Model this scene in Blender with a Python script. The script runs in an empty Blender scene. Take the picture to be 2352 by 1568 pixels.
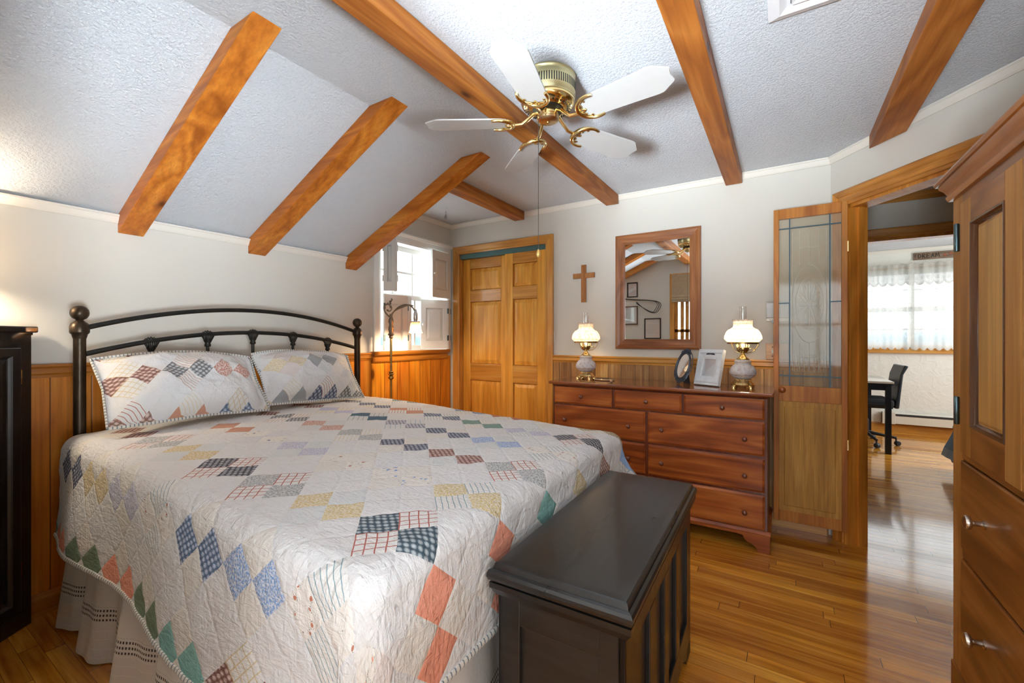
import bpy, bmesh, math, random
from math import sin, cos, pi, radians, sqrt, hypot, atan2, floor
from mathutils import Vector, Matrix, noise
random.seed(7)
S = bpy.context.scene
COL = S.collection

# ------------------------------------------------------------------ camera, world, lights, exposure
FPX, YAW = 995.3, radians(32.026)
cam = bpy.data.cameras.new('camera'); camo = bpy.data.objects.new('camera', cam); COL.objects.link(camo)
cam.sensor_width = 36.0; cam.lens = FPX / 2352 * 36.0; cam.shift_y = (775.8 - 784.0) / 2352
cam.clip_start = 0.02
camo.location = (0, 0, 1.2); camo.rotation_euler = (pi/2, 0, YAW)
S.camera = camo
S.view_settings.view_transform = 'Standard'; S.view_settings.look = 'None'
S.view_settings.gamma = 1.0; S.view_settings.use_curve_mapping = False
S.view_settings.exposure = 1.74
S.cycles.max_bounces = 8; S.cycles.diffuse_bounces = 4; S.cycles.glossy_bounces = 4
S.cycles.transparent_max_bounces = 16; S.cycles.caustics_reflective = False; S.cycles.caustics_refractive = False
S.cycles.sample_clamp_indirect = 6.0; S.cycles.adaptive_threshold = 0.02

w = bpy.data.worlds.new('overcast_sky'); S.world = w; w.use_nodes = True
nt = w.node_tree; nt.nodes.clear()
wo = nt.nodes.new('ShaderNodeOutputWorld'); bg = nt.nodes.new('ShaderNodeBackground')
tcw = nt.nodes.new('ShaderNodeTexCoord'); sx = nt.nodes.new('ShaderNodeSeparateXYZ'); rp = nt.nodes.new('ShaderNodeValToRGB')
nt.links.new(tcw.outputs['Generated'], sx.inputs[0]); nt.links.new(sx.outputs['Z'], rp.inputs[0])
rp.color_ramp.elements[0].position = 0.0; rp.color_ramp.elements[0].color = (0.20, 0.34, 0.42, 1)
rp.color_ramp.elements[1].position = 0.03; rp.color_ramp.elements[1].color = (0.93, 0.96, 1.0, 1)
nt.links.new(rp.outputs[0], bg.inputs[0]); bg.inputs[1].default_value = 1.0
nt.links.new(bg.outputs[0], wo.inputs[0])

def area(name, loc, direction, sx_, sy_, power, col):
    l = bpy.data.lights.new(name, 'AREA'); l.shape = 'RECTANGLE'; l.size = sx_; l.size_y = sy_
    l.energy = power; l.color = col
    o = bpy.data.objects.new(name, l); COL.objects.link(o); o.location = loc
    o.rotation_euler = Vector(direction).to_track_quat('-Z', 'Y').to_euler()
    return o
def point(name, loc, power, col, r=0.03):
    l = bpy.data.lights.new(name, 'POINT'); l.energy = power; l.color = col; l.shadow_soft_size = r
    o = bpy.data.objects.new(name, l); COL.objects.link(o); o.location = loc
    return o
area('added_rear_fill', (0.40, -2.46, 1.40), (0.0, 1, 0.04), 1.3, 1.4, 11, (0.82, 0.915, 1.0))  # added fill light; the rear window it stands at is invented
area('added_side_fill', (1.21, -0.80, 1.50), (-1, 0.42, 0.12), 1.0, 1.2, 4, (0.82, 0.915, 1.0))  # added fill from the right, through an invented side window
fl = area('added_ceiling_fill', (0.95, -0.18, 0.74), (-3.35, 0.88, 1.50), 0.6, 0.6, 4.6, (0.82, 0.915, 1.0)); fl.data.spread = radians(50)  # unseen fill light added to brighten the sloped ceiling and left wall
fl = area('added_ceiling_fill_rear', (-.42, -2.15, 0.55), (-0.20, 3.2, 1.90), 0.6, 0.6, 13.5, (0.82, 0.915, 1.0)); fl.data.spread = radians(46)  # second unseen fill, added to lift the flat ceiling and far wall
area('daylight_dormer_window', (-2.99, 2.79, 1.56), (1, 0, 0), 0.78, 0.9, 4, (0.86, 0.94, 1.0))
area('daylight_far_room_window', (1.40, 7.62, 1.62), (0, -1, -0.12), 1.2, 1.0, 5.2, (0.88, 0.95, 1.0))
area('added_far_room_fill', (2.9, 5.9, 1.5), (-1, 0, -.1), 1.1, 1.2, 17, (0.92, 0.97, 1.0))  # added fill for the far room; this wall has no window
area('daylight_near_shuttered_window', (-1.18, 0.03, 1.35), (0, 1, 0), 0.2, 0.7, 0.2, (0.88, 0.95, 1.0))

# ------------------------------------------------------------------ mesh helpers
WM = {}
def root_of(o):
    while o.parent: o = o.parent
    return o
def obj(name, bm, mat, parent=None, smooth=None, bevel=None, world=True, kind=None):
    bmesh.ops.recalc_face_normals(bm, faces=bm.faces)
    if parent and world:
        bm.transform(root_of(parent).matrix_basis.inverted())
    me = bpy.data.meshes.new(name); bm.to_mesh(me); bm.free()
    if mat: me.materials.append(mat)
    if smooth is not None:
        me.polygons.foreach_set('use_smooth', [True] * len(me.polygons))
        me.set_sharp_from_angle(angle=radians(smooth))
    o = bpy.data.objects.new(name, me); COL.objects.link(o)
    if parent: o.parent = parent
    if bevel:
        b = o.modifiers.new('bevel', 'BEVEL'); b.width = bevel; b.segments = 2; b.limit_method = 'ANGLE'; b.angle_limit = radians(40)
        b.harden_normals = False
    if kind: o['kind'] = kind
    return o
def tag(o, label, cat, group=None):
    o['label'] = label; o['category'] = cat
    if group: o['group'] = group
    return o
def thing(name, label, cat, loc=(0, 0, 0), rotz=0, group=None):
    o = bpy.data.objects.new(name, None); COL.objects.link(o); o.empty_display_size = 0.05
    o.location = loc; o.rotation_euler = (0, 0, rotz)
    o.matrix_basis = Matrix.Translation(loc) @ Matrix.Rotation(rotz, 4, 'Z')
    return tag(o, label, cat, group)
def struct(name, bm, mat, parent=None, **k):
    o = obj(name, bm, mat, parent, **k)
    if not parent: o['kind'] = 'structure'
    return o
def copy_tree(o, parent=None):
    c = o.copy(); COL.objects.link(c)
    if parent: c.parent = parent
    for ch in list(o.children): copy_tree(ch, c)
    return c
B = bmesh.new
def quad(bm, *ps):
    return bm.faces.new([bm.verts.new(p) for p in ps])
def box(bm, x0, x1, y0, y1, z0, z1, M=None):
    vs = [bm.verts.new((x, y, z)) for x in (x0, x1) for y in (y0, y1) for z in (z0, z1)]
    for f in ((0,1,3,2),(4,6,7,5),(0,4,5,1),(2,3,7,6),(0,2,6,4),(1,5,7,3)):
        bm.faces.new([vs[i] for i in f])
    if M is not None: bmesh.ops.transform(bm, matrix=M, verts=vs)
    return bm
def prism(bm, poly, fn, h0, h1):
    """poly in (u,v); fn(u,v,h)->xyz; extruded from h0 to h1"""
    a = [bm.verts.new(fn(u, v, h0)) for u, v in poly]; b = [bm.verts.new(fn(u, v, h1)) for u, v in poly]
    bm.faces.new(a); bm.faces.new(b[::-1]); n = len(poly)
    for i in range(n): bm.faces.new((a[i], a[(i+1) % n], b[(i+1) % n], b[i]))
    return bm
def lathe(bm, prof, seg=24, c=(0, 0, 0), M=None, cap=True):
    rings = []; allv = []
    for r, z in prof:
        if r < 1e-6:
            v = [bm.verts.new((c[0], c[1], c[2] + z))]
        else:
            v = [bm.verts.new((c[0] + r*cos(2*pi*i/seg), c[1] + r*sin(2*pi*i/seg), c[2] + z)) for i in range(seg)]
        rings.append(v); allv += v
    for a, b in zip(rings, rings[1:]):
        if len(a) == 1 and len(b) == 1: continue
        for i in range(seg):
            j = (i+1) % seg
            if len(a) == 1: bm.faces.new((a[0], b[j], b[i]))
            elif len(b) == 1: bm.faces.new((a[i], a[j], b[0]))
            else: bm.faces.new((a[i], a[j], b[j], b[i]))
    if cap:
        if len(rings[0]) > 1: bm.faces.new(rings[0][::-1])
        if len(rings[-1]) > 1: bm.faces.new(rings[-1])
    if M is not None: bmesh.ops.transform(bm, matrix=M, verts=allv)
    return bm
def tube(bm, pts, r, seg=8, closed=False):
    pts = [Vector(p) for p in pts]; n = len(pts); rings = []
    up = None
    for i, p in enumerate(pts):
        if closed: d = pts[(i+1) % n] - pts[i-1]
        else: d = pts[min(i+1, n-1)] - pts[max(i-1, 0)]
        d.normalize()
        if up is None:
            up = Vector((0, 0, 1)) if abs(d.z) < 0.9 else Vector((1, 0, 0))
        a = d.cross(up)
        if a.length < 1e-5: a = d.cross(Vector((1, 0.3, 0)))
        a.normalize(); b = a.cross(d).normalized(); up = b
        rr = r(i/(n-1)) if callable(r) else r
        rings.append([bm.verts.new(p + a*rr*cos(2*pi*k/seg) + b*rr*sin(2*pi*k/seg)) for k in range(seg)])
    m = n if closed else n-1
    for i in range(m):
        A, Bv = rings[i], rings[(i+1) % n]
        for k in range(seg): bm.faces.new((A[k], A[(k+1) % seg], Bv[(k+1) % seg], Bv[k]))
    if not closed:
        bm.faces.new(rings[0][::-1]); bm.faces.new(rings[-1])
    return bm
def mould(bm, u0, u1, v0, v1, prof, fn, cap=False, sides='LRTB', capback=False):
    """rings around a rectangle; prof = [(outward offset, height)]; fn(u,v,h)"""
    rings = []
    for d, h in prof:
        rings.append([bm.verts.new(fn(u, v, h)) for u, v in ((u0-d, v0-d), (u1+d, v0-d), (u1+d, v1+d), (u0-d, v1+d))])
    for a, b in zip(rings, rings[1:]):
        for i, s in enumerate('BRTL'):
            if s in sides:
                j = (i+1) % 4
                bm.faces.new((a[i], a[j], b[j], b[i]))
    if cap: bm.faces.new(rings[-1])
    if capback: bm.faces.new(rings[0][::-1])
    if sides != 'LRTB': bmesh.ops.delete(bm, geom=[v for v in bm.verts if not v.link_faces], context='VERTS')
    return bm
def strip(bm, prof, p0, p1, outd, upd=(0, 0, 1), m0=0, m1=0):
    """straight moulding: prof=[(out,up)] closed polygon swept p0->p1; m0/m1 = mitre shift per unit 'out'"""
    p0, p1, o, u = Vector(p0), Vector(p1), Vector(outd), Vector(upd)
    d = (p1 - p0).normalized()
    a = [bm.verts.new(p0 + o*x + u*y + d*(m0*x)) for x, y in prof]
    b = [bm.verts.new(p1 + o*x + u*y + d*(m1*x)) for x, y in prof]
    bm.faces.new(a[::-1]); bm.faces.new(b); n = len(prof)
    for i in range(n): bm.faces.new((a[i], a[(i+1) % n], b[(i+1) % n], b[i]))
    return bm
def wall_holes(bm, u0, u1, v0, v1, holes, fn):
    us = sorted({u0, u1, *[h[0] for h in holes], *[h[1] for h in holes]})
    vs = sorted({v0, v1, *[h[2] for h in holes], *[h[3] for h in holes]})
    us = [u for u in us if u0 <= u <= u1]; vs = [v for v in vs if v0 <= v <= v1]
    for a, b in zip(us, us[1:]):
        for c, d in zip(vs, vs[1:]):
            m, n = (a+b)/2, (c+d)/2
            if any(h[0] < m < h[1] and h[2] < n < h[3] for h in holes): continue
            quad(bm, fn(a, c, 0), fn(b, c, 0), fn(b, d, 0), fn(a, d, 0))
    return bm
def smooth01(t):
    t = max(0.0, min(1.0, t)); return t*t*(3-2*t)

# ------------------------------------------------------------------ material helpers
class G:
    def __init__(s, name):
        s.m = bpy.data.materials.new(name); s.m.use_nodes = True
        s.t = s.m.node_tree; s.t.nodes.clear()
        s.out = s.t.nodes.new('ShaderNodeOutputMaterial')
    def n(s, ty, **k):
        x = s.t.nodes.new(ty)
        for a, b in k.items(): setattr(x, a, b)
        return x
    def l(s, a, b): s.t.links.new(a, b)
    def setin(s, node, i, v):
        if v is None: return
        if hasattr(v, 'is_linked') or hasattr(v, 'links'): s.l(v, node.inputs[i])
        else: node.inputs[i].default_value = v
    def math(s, op, a, b=None, c=None):
        x = s.n('ShaderNodeMath', operation=op); s.setin(x, 0, a); s.setin(x, 1, b); s.setin(x, 2, c); return x.outputs[0]
    def mix(s, f, a, b, mode='MIX'):
        x = s.n('ShaderNodeMix', data_type='RGBA', blend_type=mode)
        s.setin(x, 0, f); s.setin(x, 6, a); s.setin(x, 7, b); return x.outputs[2]
    def ramp(s, f, stops, interp='LINEAR'):
        x = s.n('ShaderNodeValToRGB'); cr = x.color_ramp; cr.interpolation = interp
        while len(cr.elements) < len(stops): cr.elements.new(0.5)
        for e, (p, c) in zip(cr.elements, stops):
            e.position = p; e.color = (*c, 1) if len(c) == 3 else c
        s.l(f, x.inputs[0]); return x.outputs[0]
    def noise(s, vec, scale, detail=4, rough=0.55, dist=0.0):
        x = s.n('ShaderNodeTexNoise'); s.setin(x, 'Vector', vec); x.inputs['Scale'].default_value = scale
        x.inputs['Detail'].default_value = detail; x.inputs['Roughness'].default_value = rough; x.inputs['Distortion'].default_value = dist
        return x.outputs[0]
    def vor(s, vec, scale, feature='F1', out=0, rand=1.0):
        x = s.n('ShaderNodeTexVoronoi', feature=feature); s.setin(x, 'Vector', vec); x.inputs['Scale'].default_value = scale
        x.inputs['Randomness'].default_value = rand
        return x.outputs[out]
    def coord(s, out='Object'):
        return s.n('ShaderNodeTexCoord').outputs[out]
    def mapping(s, vec, scale=(1,1,1), rot=(0,0,0), loc=(0,0,0)):
        x = s.n('ShaderNodeMapping'); s.l(vec, x.inputs[0]); x.inputs['Scale'].default_value = scale
        x.inputs['Rotation'].default_value = rot; x.inputs['Location'].default_value = loc; return x.outputs[0]
    def sep(s, v):
        x = s.n('ShaderNodeSeparateXYZ'); s.l(v, x.inputs[0]); return x.outputs
    def comb(s, a=0.0, b=0.0, c=0.0):
        x = s.n('ShaderNodeCombineXYZ'); s.setin(x, 0, a); s.setin(x, 1, b); s.setin(x, 2, c); return x.outputs[0]
    def white(s, v):
        x = s.n('ShaderNodeTexWhiteNoise', noise_dimensions='3D'); s.l(v, x.inputs[0]); return x.outputs
    def bump(s, h, strength=0.3, dist=0.01):
        x = s.n('ShaderNodeBump'); s.l(h, x.inputs['Height']); x.inputs['Strength'].default_value = strength
        x.inputs['Distance'].default_value = dist; return x.outputs[0]
    def bsdf(s, color, rough=0.5, metal=0.0, normal=None, spec=0.5, coat=0.0, coat_rough=0.1, final=True):
        x = s.n('ShaderNodeBsdfPrincipled'); s.setin(x, 'Base Color', color); s.setin(x, 'Roughness', rough)
        x.inputs['Metallic'].default_value = metal; x.inputs['Specular IOR Level'].default_value = spec
        x.inputs['Coat Weight'].default_value = coat; x.inputs['Coat Roughness'].default_value = coat_rough
        if normal is not None: s.l(normal, x.inputs['Normal'])
        if final: s.l(x.outputs[0], s.out.inputs[0])
        return x.outputs[0]
def plain(name, c, rough=0.5, metal=0.0, spec=0.5, coat=0.0, wear=0.06, scale=25, bump=0.0):
    g = G(name); co = g.coord()
    nz = g.noise(co, scale, 3)
    f = g.ramp(nz, [(0.3, (c[0]*(1-wear), c[1]*(1-wear), c[2]*(1-wear))), (0.7, (min(1, c[0]*(1+wear)), min(1, c[1]*(1+wear)), min(1, c[2]*(1+wear))))])
    nm = g.bump(nz, bump, 0.004) if bump else None
    g.bsdf(f, rough, metal, nm, spec, coat); return g.m
def wood(name, dark, mid, light, axis='X', scale=1.0, rough=0.35, coat=0.2, knots=0.0, plank=None, pl_axis=None, pl_len=None,
         groove=0.0, pl_var=0.35, bump=0.12, rings=0.5, spec=0.4, coat_rough=0.12, rotz=0):
    g = G(name); co = g.coord()
    if rotz: co = g.mapping(co, rot=(0, 0, rotz))
    s3 = g.sep(co); ix = {'X': 0, 'Y': 1, 'Z': 2}
    rnd = g.n('ShaderNodeObjectInfo').outputs['Random']
    off = g.math('MULTIPLY', rnd, 7.3)
    val = None; gro = None
    vec = co
    if plank:
        pa = s3[ix[pl_axis]]
        q = g.math('DIVIDE', pa, plank); fl = g.math('FLOOR', q); fr = g.math('SUBTRACT', q, fl)
        r1 = g.white(g.comb(fl, 3.7, 0.0))[0]
        if pl_len:
            la = s3[ix[axis]]
            lq = g.math('DIVIDE', g.math('ADD', la, g.math('MULTIPLY', r1, 5.0)), pl_len); lf = g.math('FLOOR', lq)
            val = g.white(g.comb(fl, lf, 1.3))[0]
            lfr = g.math('SUBTRACT', lq, lf)
            endg = g.math('LESS_THAN', lfr, 0.0022 / pl_len)
        else:
            val = r1; endg = None
        off = g.math('ADD', off, g.math('MULTIPLY', val, 23.0))
        e = g.math('MINIMUM', fr, g.math('SUBTRACT', 1.0, fr))
        gw = groove / plank
        x = g.n('ShaderNodeMapRange'); g.l(e, x.inputs[0]); x.inputs[1].default_value = 0.0; x.inputs[2].default_value = gw
        x.inputs[3].default_value = 0.0; x.inputs[4].default_value = 1.0
        gro = x.outputs[0]
        if endg is not None: gro = g.math('MINIMUM', gro, g.math('SUBTRACT', 1.0, endg))
    va = g.n('ShaderNodeVectorMath', operation='ADD'); g.l(vec, va.inputs[0]); g.l(g.comb(off, off, off), va.inputs[1])
    sc = [9.0*scale]*3; sc[ix[axis]] = 0.8*scale
    st = g.mapping(va.outputs[0], tuple(sc))
    sc2 = [3.2*scale]*3; sc2[ix[axis]] = 0.45*scale
    st2 = g.mapping(va.outputs[0], tuple(sc2))
    sc3 = [70.0*scale]*3; sc3[ix[axis]] = 2.2*scale
    st3 = g.mapping(va.outputs[0], tuple(sc3))
    n1 = g.noise(st, 1.0, 6, 0.6, 0.8)
    n2 = g.noise(st2, 1.0, 3, 0.5, 0.4)
    rg = g.math('FRACT', g.math('MULTIPLY', n2, 9.0))
    rg = g.math('ABSOLUTE', g.math('SUBTRACT', g.math('MULTIPLY', rg, 2.0), 1.0))
    f = g.math('ADD', g.math('MULTIPLY', n1, 1.0 - 0.45*rings), g.math('MULTIPLY', rg, 0.45*rings))
    c = g.ramp(f, [(0.22, dark), (0.5, mid), (0.78, light)])
    n3 = g.noise(st3, 1.0, 3, 0.6)
    c = g.mix(g.ramp(n3, [(0.35, (0.35,)*3), (0.62, (0.0,)*3)]), c, tuple(x*0.62 for x in dark) + (1,))
    if knots:
        sk = [2.4]*3; sk[ix[axis]] = 1.0
        kv = g.mapping(va.outputs[0], tuple(sk))
        d = g.vor(kv, knots)
        kf = g.ramp(d, [(0.045, (0.95,)*3), (0.075, (0.35,)*3), (0.15, (0.0,)*3)])
        c = g.mix(kf, c, (dark[0]*0.22, dark[1]*0.16, dark[2]*0.15, 1))
    if val is not None:
        hs = g.n('ShaderNodeHueSaturation'); g.l(c, hs.inputs['Color'])
        g.l(g.math('ADD', 1.0 - pl_var*0.5, g.math('MULTIPLY', val, pl_var)), hs.inputs['Value'])
        g.l(g.math('ADD', 0.494, g.math('MULTIPLY', val, 0.012)), hs.inputs['Hue'])
        c = hs.outputs[0]
        c = g.mix(gro, tuple(x*0.25 for x in dark) + (1,), c)
    h = g.math('MULTIPLY', n3, 0.25)
    if gro is not None: h = g.math('ADD', h, g.math('MULTIPLY', gro, 1.2))
    nm = g.bump(h, bump, 0.004)
    rr = g.ramp(n1, [(0.2, (rough*0.8,)*3), (0.8, (min(1, rough*1.25),)*3)])
    g.bsdf(c, rr, 0, nm, spec, coat, coat_rough); return g.m

M = {}
M['beam'] = wood('beam_wood', (.22,.060,.010), (.42,.140,.022), (.60,.24,.05), 'Y', 1.0, .5, .04, spec=.25, knots=1.6, rings=.6)
M['beamx'] = wood('rafter_wood', (.27,.070,.006), (.54,.17,.018), (.70,.28,.04), 'X', 1.0, .45, .06, spec=.28, knots=1.6, rings=.6)
M['floor'] = wood('oak_floor', (.34,.10,.009), (.72,.285,.030), (.86,.44,.07), 'X', 1.3, .16, .6, plank=.057, pl_axis='Y', pl_len=.95, groove=.0011, pl_var=.42, bump=.10, rings=.35, coat_rough=.07)
M['wains_l'] = wood('wainscot_pine', (.42,.115,.008), (.78,.265,.020), (.88,.42,.055), 'Z', 1.0, .36, .12, spec=.3, knots=1.3, plank=.135, pl_axis='Y', groove=.004, pl_var=.34, bump=.35)
M['wains_f'] = wood('rustic_pine', (.20,.10,.03), (.50,.25,.075), (.72,.46,.19), 'Z', 1.4, .45, .1, knots=3.0, plank=.105, pl_axis='X', groove=.003, pl_var=.7, bump=.3)
M['trim_y'] = wood('pine_trim_along_y', (.30,.085,.010), (.50,.18,.022), (.62,.28,.05), 'Y', 1.0, .30, .3)
M['trim_x'] = wood('pine_trim_along_x', (.36,.13,.018), (.60,.27,.045), (.72,.40,.10), 'X', 1.0, .30, .3)
M['closet'] = wood('closet_pine', (.50,.20,.024), (.76,.36,.052), (.84,.46,.10), 'Z', .8, .34, .0, rings=.7, bump=.05, spec=.22)
M['casing'] = wood('casing_pine', (.40,.155,.025), (.64,.30,.055), (.74,.40,.10), 'Z', 1.0, .30, .2, bump=.05)
M['casing2'] = wood('doorway_casing', (.34,.11,.012), (.64,.245,.032), (.78,.36,.07), 'Z', 1.0, .34, .1, spec=.3)
M['casing2a'] = wood('doorway_angled_head', (.34,.12,.018), (.64,.27,.05), (.80,.42,.11), 'X', 1.0, .32, .15, rotz=radians(53.3), spec=.35)
M['bead'] = wood('bead_dark_reflection', (.05,.018,.008), (.11,.042,.016), (.18,.075,.03), 'Z', 1.0, .2, .5)  # bead colour darkened to stand for the dark doorway it reflects
M['casing2h'] = wood('doorway_head_casing', (.34,.12,.022), (.60,.26,.055), (.76,.40,.11), 'X', 1.0, .26, .3)
M['leaf'] = wood('folding_door_wood', (.28,.08,.010), (.50,.175,.026), (.62,.27,.05), 'Z', 1.1, .38, .05, spec=.3)
M['leafp'] = wood('worn_door_panel', (.26,.115,.015), (.54,.265,.04), (.68,.38,.08), 'Z', 1.6, .5, .05, rings=.2)
M['dresser'] = wood('dresser_pine', (.16,.034,.010), (.36,.090,.018), (.54,.18,.038), 'X', 1.0, .36, .1, spec=.3, knots=1.5, rings=.8)
M['dresserv'] = wood('dresser_frame', (.07,.015,.008), (.15,.035,.014), (.22,.06,.02), 'Z', 1.0, .35, .25)
M['dressert'] = wood('dresser_top', (.14,.035,.012), (.30,.09,.025), (.40,.15,.045), 'X', .8, .12, .6, coat_rough=.05)
M['mirrorf'] = wood('mirror_frame_wood', (.15,.045,.014), (.32,.115,.036), (.46,.20,.07), 'Z', 1.2, .35, .2)
M['mirrorfh'] = wood('mirror_frame_rail', (.15,.045,.014), (.32,.115,.036), (.46,.20,.07), 'X', 1.2, .35, .2)
M['cross'] = wood('cross_wood', (.24,.085,.02), (.40,.16,.045), (.52,.24,.08), 'Z', 1.6, .4, .1)
M['arm'] = wood('armoire_side_wood', (.25,.10,.020), (.48,.225,.056), (.62,.33,.10), 'Z', .8, .45, .03, spec=.2)
M['armp'] = wood('armoire_panel', (.38,.18,.035), (.63,.35,.095), (.74,.45,.14), 'Z', .7, .42, .03, knots=.7, spec=.35)
M['armd'] = wood('armoire_drawer', (.14,.046,.010), (.29,.105,.022), (.42,.175,.045), 'Y', .9, .36, .12, rings=.8, spec=.35)
M['armc'] = wood('armoire_cornice', (.24,.07,.012), (.44,.16,.030), (.58,.26,.07), 'Y', .9, .32, .2, spec=.35)
M['blackw'] = wood('black_painted_wood', (.006,.006,.006), (.012,.011,.010), (.022,.020,.018), 'X', 1.4, .33, .25, rings=.2, bump=.2)
M['chestt'] = wood('black_chest_lid', (.006,.006,.0055), (.012,.0115,.011), (.022,.021,.02), 'Y', 1.4, .30, .3, rings=.2, bump=.25)
M['cab'] = plain('black_brown_paint', (.012,.009,.008), .32, 0, .5, .3, .3, 14)
def paint(name, c, nsc=180, st=0.12, rough=.75):
    g = G(name); co = g.coord(); n = g.noise(co, nsc, 3); b = g.noise(co, 1.7, 2)
    f = g.ramp(b, [(.3, tuple(x*.975 for x in c)), (.7, c)])
    g.bsdf(f, rough, 0, g.bump(n, st, .002), .3); return g.m
M['wall'] = paint('wall_paint', (.66,.635,.57))
M['trimw'] = paint('cream_trim_paint', (.76,.72,.64), 60, .04, .55)
M['white'] = paint('white_window_paint', (.80,.79,.75), 60, .05, .45)
g = G('stippled_ceiling'); co = g.coord()
v = g.vor(co, 85, 'SMOOTH_F1'); n = g.noise(co, 140, 5, .7, .6); n0 = g.noise(co, 3, 2)
h = g.math('ADD', g.math('MULTIPLY', g.math('SUBTRACT', 1.0, v), .5), n)
g.bsdf(g.ramp(n0, [(.3, (.79,.825,.865)), (.7, (.82,.85,.885))]), .9, 0, g.bump(h, 1.0, .011), .2); M['ceil'] = g.m
g = G('skip_trowel_plaster'); co = g.coord()
n = g.noise(co, 9, 6, .6, 1.2); h = g.ramp(n, [(.45, (0,)*3), (.6, (1,)*3)])
g.bsdf((.80,.78,.71,1), .8, 0, g.bump(h, .4, .006), .2); M['plaster'] = g.m
M['brass'] = plain('polished_brass', (.86,.66,.30), .17, 1, wear=.08)
M['brasspale'] = plain('pale_cream_brass', (.62,.55,.30), .30, .75, wear=.05)
M['darkslot'] = plain('dark_slot', (.02,.02,.018), .6)
M['antique'] = plain('antique_brass', (.42,.30,.12), .24, 1, wear=.15)
M['copper'] = plain('brushed_bronze_cap', (.66,.50,.28), .25, 1, wear=.05)
M['bladew'] = plain('white_fan_blade', (.47,.465,.45), .45, wear=.02)
M['bronze'] = plain('oil_rubbed_bronze', (.055,.038,.024), .36, .75, wear=.3, scale=12)
M['iron'] = plain('dark_wrought_iron', (.022,.021,.018), .42, .6, wear=.25)
M['oldmetal'] = plain('aged_pewter_metal', (.22,.19,.14), .42, .8, wear=.25)
M['pewter'] = plain('blue_grey_cast_metal', (.085,.105,.135), .38, .7, wear=.3, scale=60)
M['hinge'] = plain('dark_steel_hinge', (.10,.16,.18), .28, .9)
M['nickel'] = plain('brushed_nickel', (.62,.56,.48), .25, 1)
M['knobw'] = plain('turned_wood_knob', (.16,.05,.025), .22, 0, .5, .5)
M['knobd'] = plain('orange_wood_knob', (.34,.10,.02), .22, 0, .5, .5)
M['whitep'] = plain('distressed_white_paint', (.70,.75,.78), .4, wear=.08, scale=30, bump=.1)
M['paper'] = plain('paper_mat', (.78,.77,.76), .7, wear=.02)
M['blackf'] = plain('black_frame', (.02,.017,.014), .35)
M['brownf'] = plain('brown_frame', (.10,.045,.02), .35)
M['cable'] = plain('dark_cable', (.025,.02,.016), .5)
M['shade_lin'] = plain('tan_roman_linen', (.42,.31,.19), .85, wear=.12, scale=90, bump=.3)
M['deskt'] = plain('beige_laminate', (.62,.56,.47), .35, wear=.02)
M['blackm'] = plain('black_steel', (.012,.014,.018), .35, .4)
M['blackpl'] = plain('black_plastic', (.015,.02,.028), .4)
M['blackfab'] = plain('black_seat_fabric', (.010,.012,.016), .9, scale=200, bump=.3)
M['chromed'] = plain('steel_gas_lift', (.6,.6,.6), .2, 1)
M['heater'] = plain('cream_heater_enamel', (.70,.66,.56), .4, wear=.02)
M['bluefab'] = plain('dusty_blue_comforter', (.085,.14,.20), .9, wear=.15, scale=60, bump=.4)
M['blueband'] = plain('grey_blue_binding', (.16,.20,.25), .9, wear=.15, scale=120, bump=.4)
M['fuzzy'] = plain('pale_teal_throw', (.34,.42,.42), .95, wear=.2, scale=80, bump=.8)
M['sign'] = wood('weathered_sign_board', (.11,.065,.04), (.22,.14,.09), (.34,.24,.16), 'X', 2.0, .7, 0)
M['ink'] = plain('black_lettering', (.02,.018,.016), .7)
M['star'] = plain('rust_red_star', (.30,.09,.04), .7)
M['grille'] = plain('grey_chime_cover', (.50,.50,.47), .5, .2)
M['ivory'] = plain('ivory_switch', (.80,.78,.70), .35)
M['vent'] = plain('white_vent_enamel', (.76,.77,.78), .4, wear=.02)
M['ventdark'] = plain('vent_cavity', (.22,.22,.23), .8)
M['leadline'] = plain('lead_came', (.035,.075,.10), .4, .4)
M['etch'] = plain('etched_line', (.62,.62,.55), .7)
M['crystal'] = plain('grey_crystal_drop', (.35,.35,.36), .08, .3)
M['scales'] = plain('bead_chain', (.10,.09,.07), .4, .8)
M['pullknob'] = plain('gold_pull_knob', (.55,.35,.10), .3, .5)
M['handglass_wood'] = plain('pale_wood_mirror_rim', (.50,.30,.16), .3, 0, .5, .3)
M['teal'] = plain('sliding_track', (.10,.20,.20), .35, .6)
M['mattress'] = plain('mattress_ticking', (.75,.73,.70), .85)
M['cordw'] = plain('lace_cord', (.78,.74,.64), .8)
g = G('mirror_glass'); g.bsdf((.86,.88,.86,1), .012, 1.0); M['mirror'] = g.m
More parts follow.
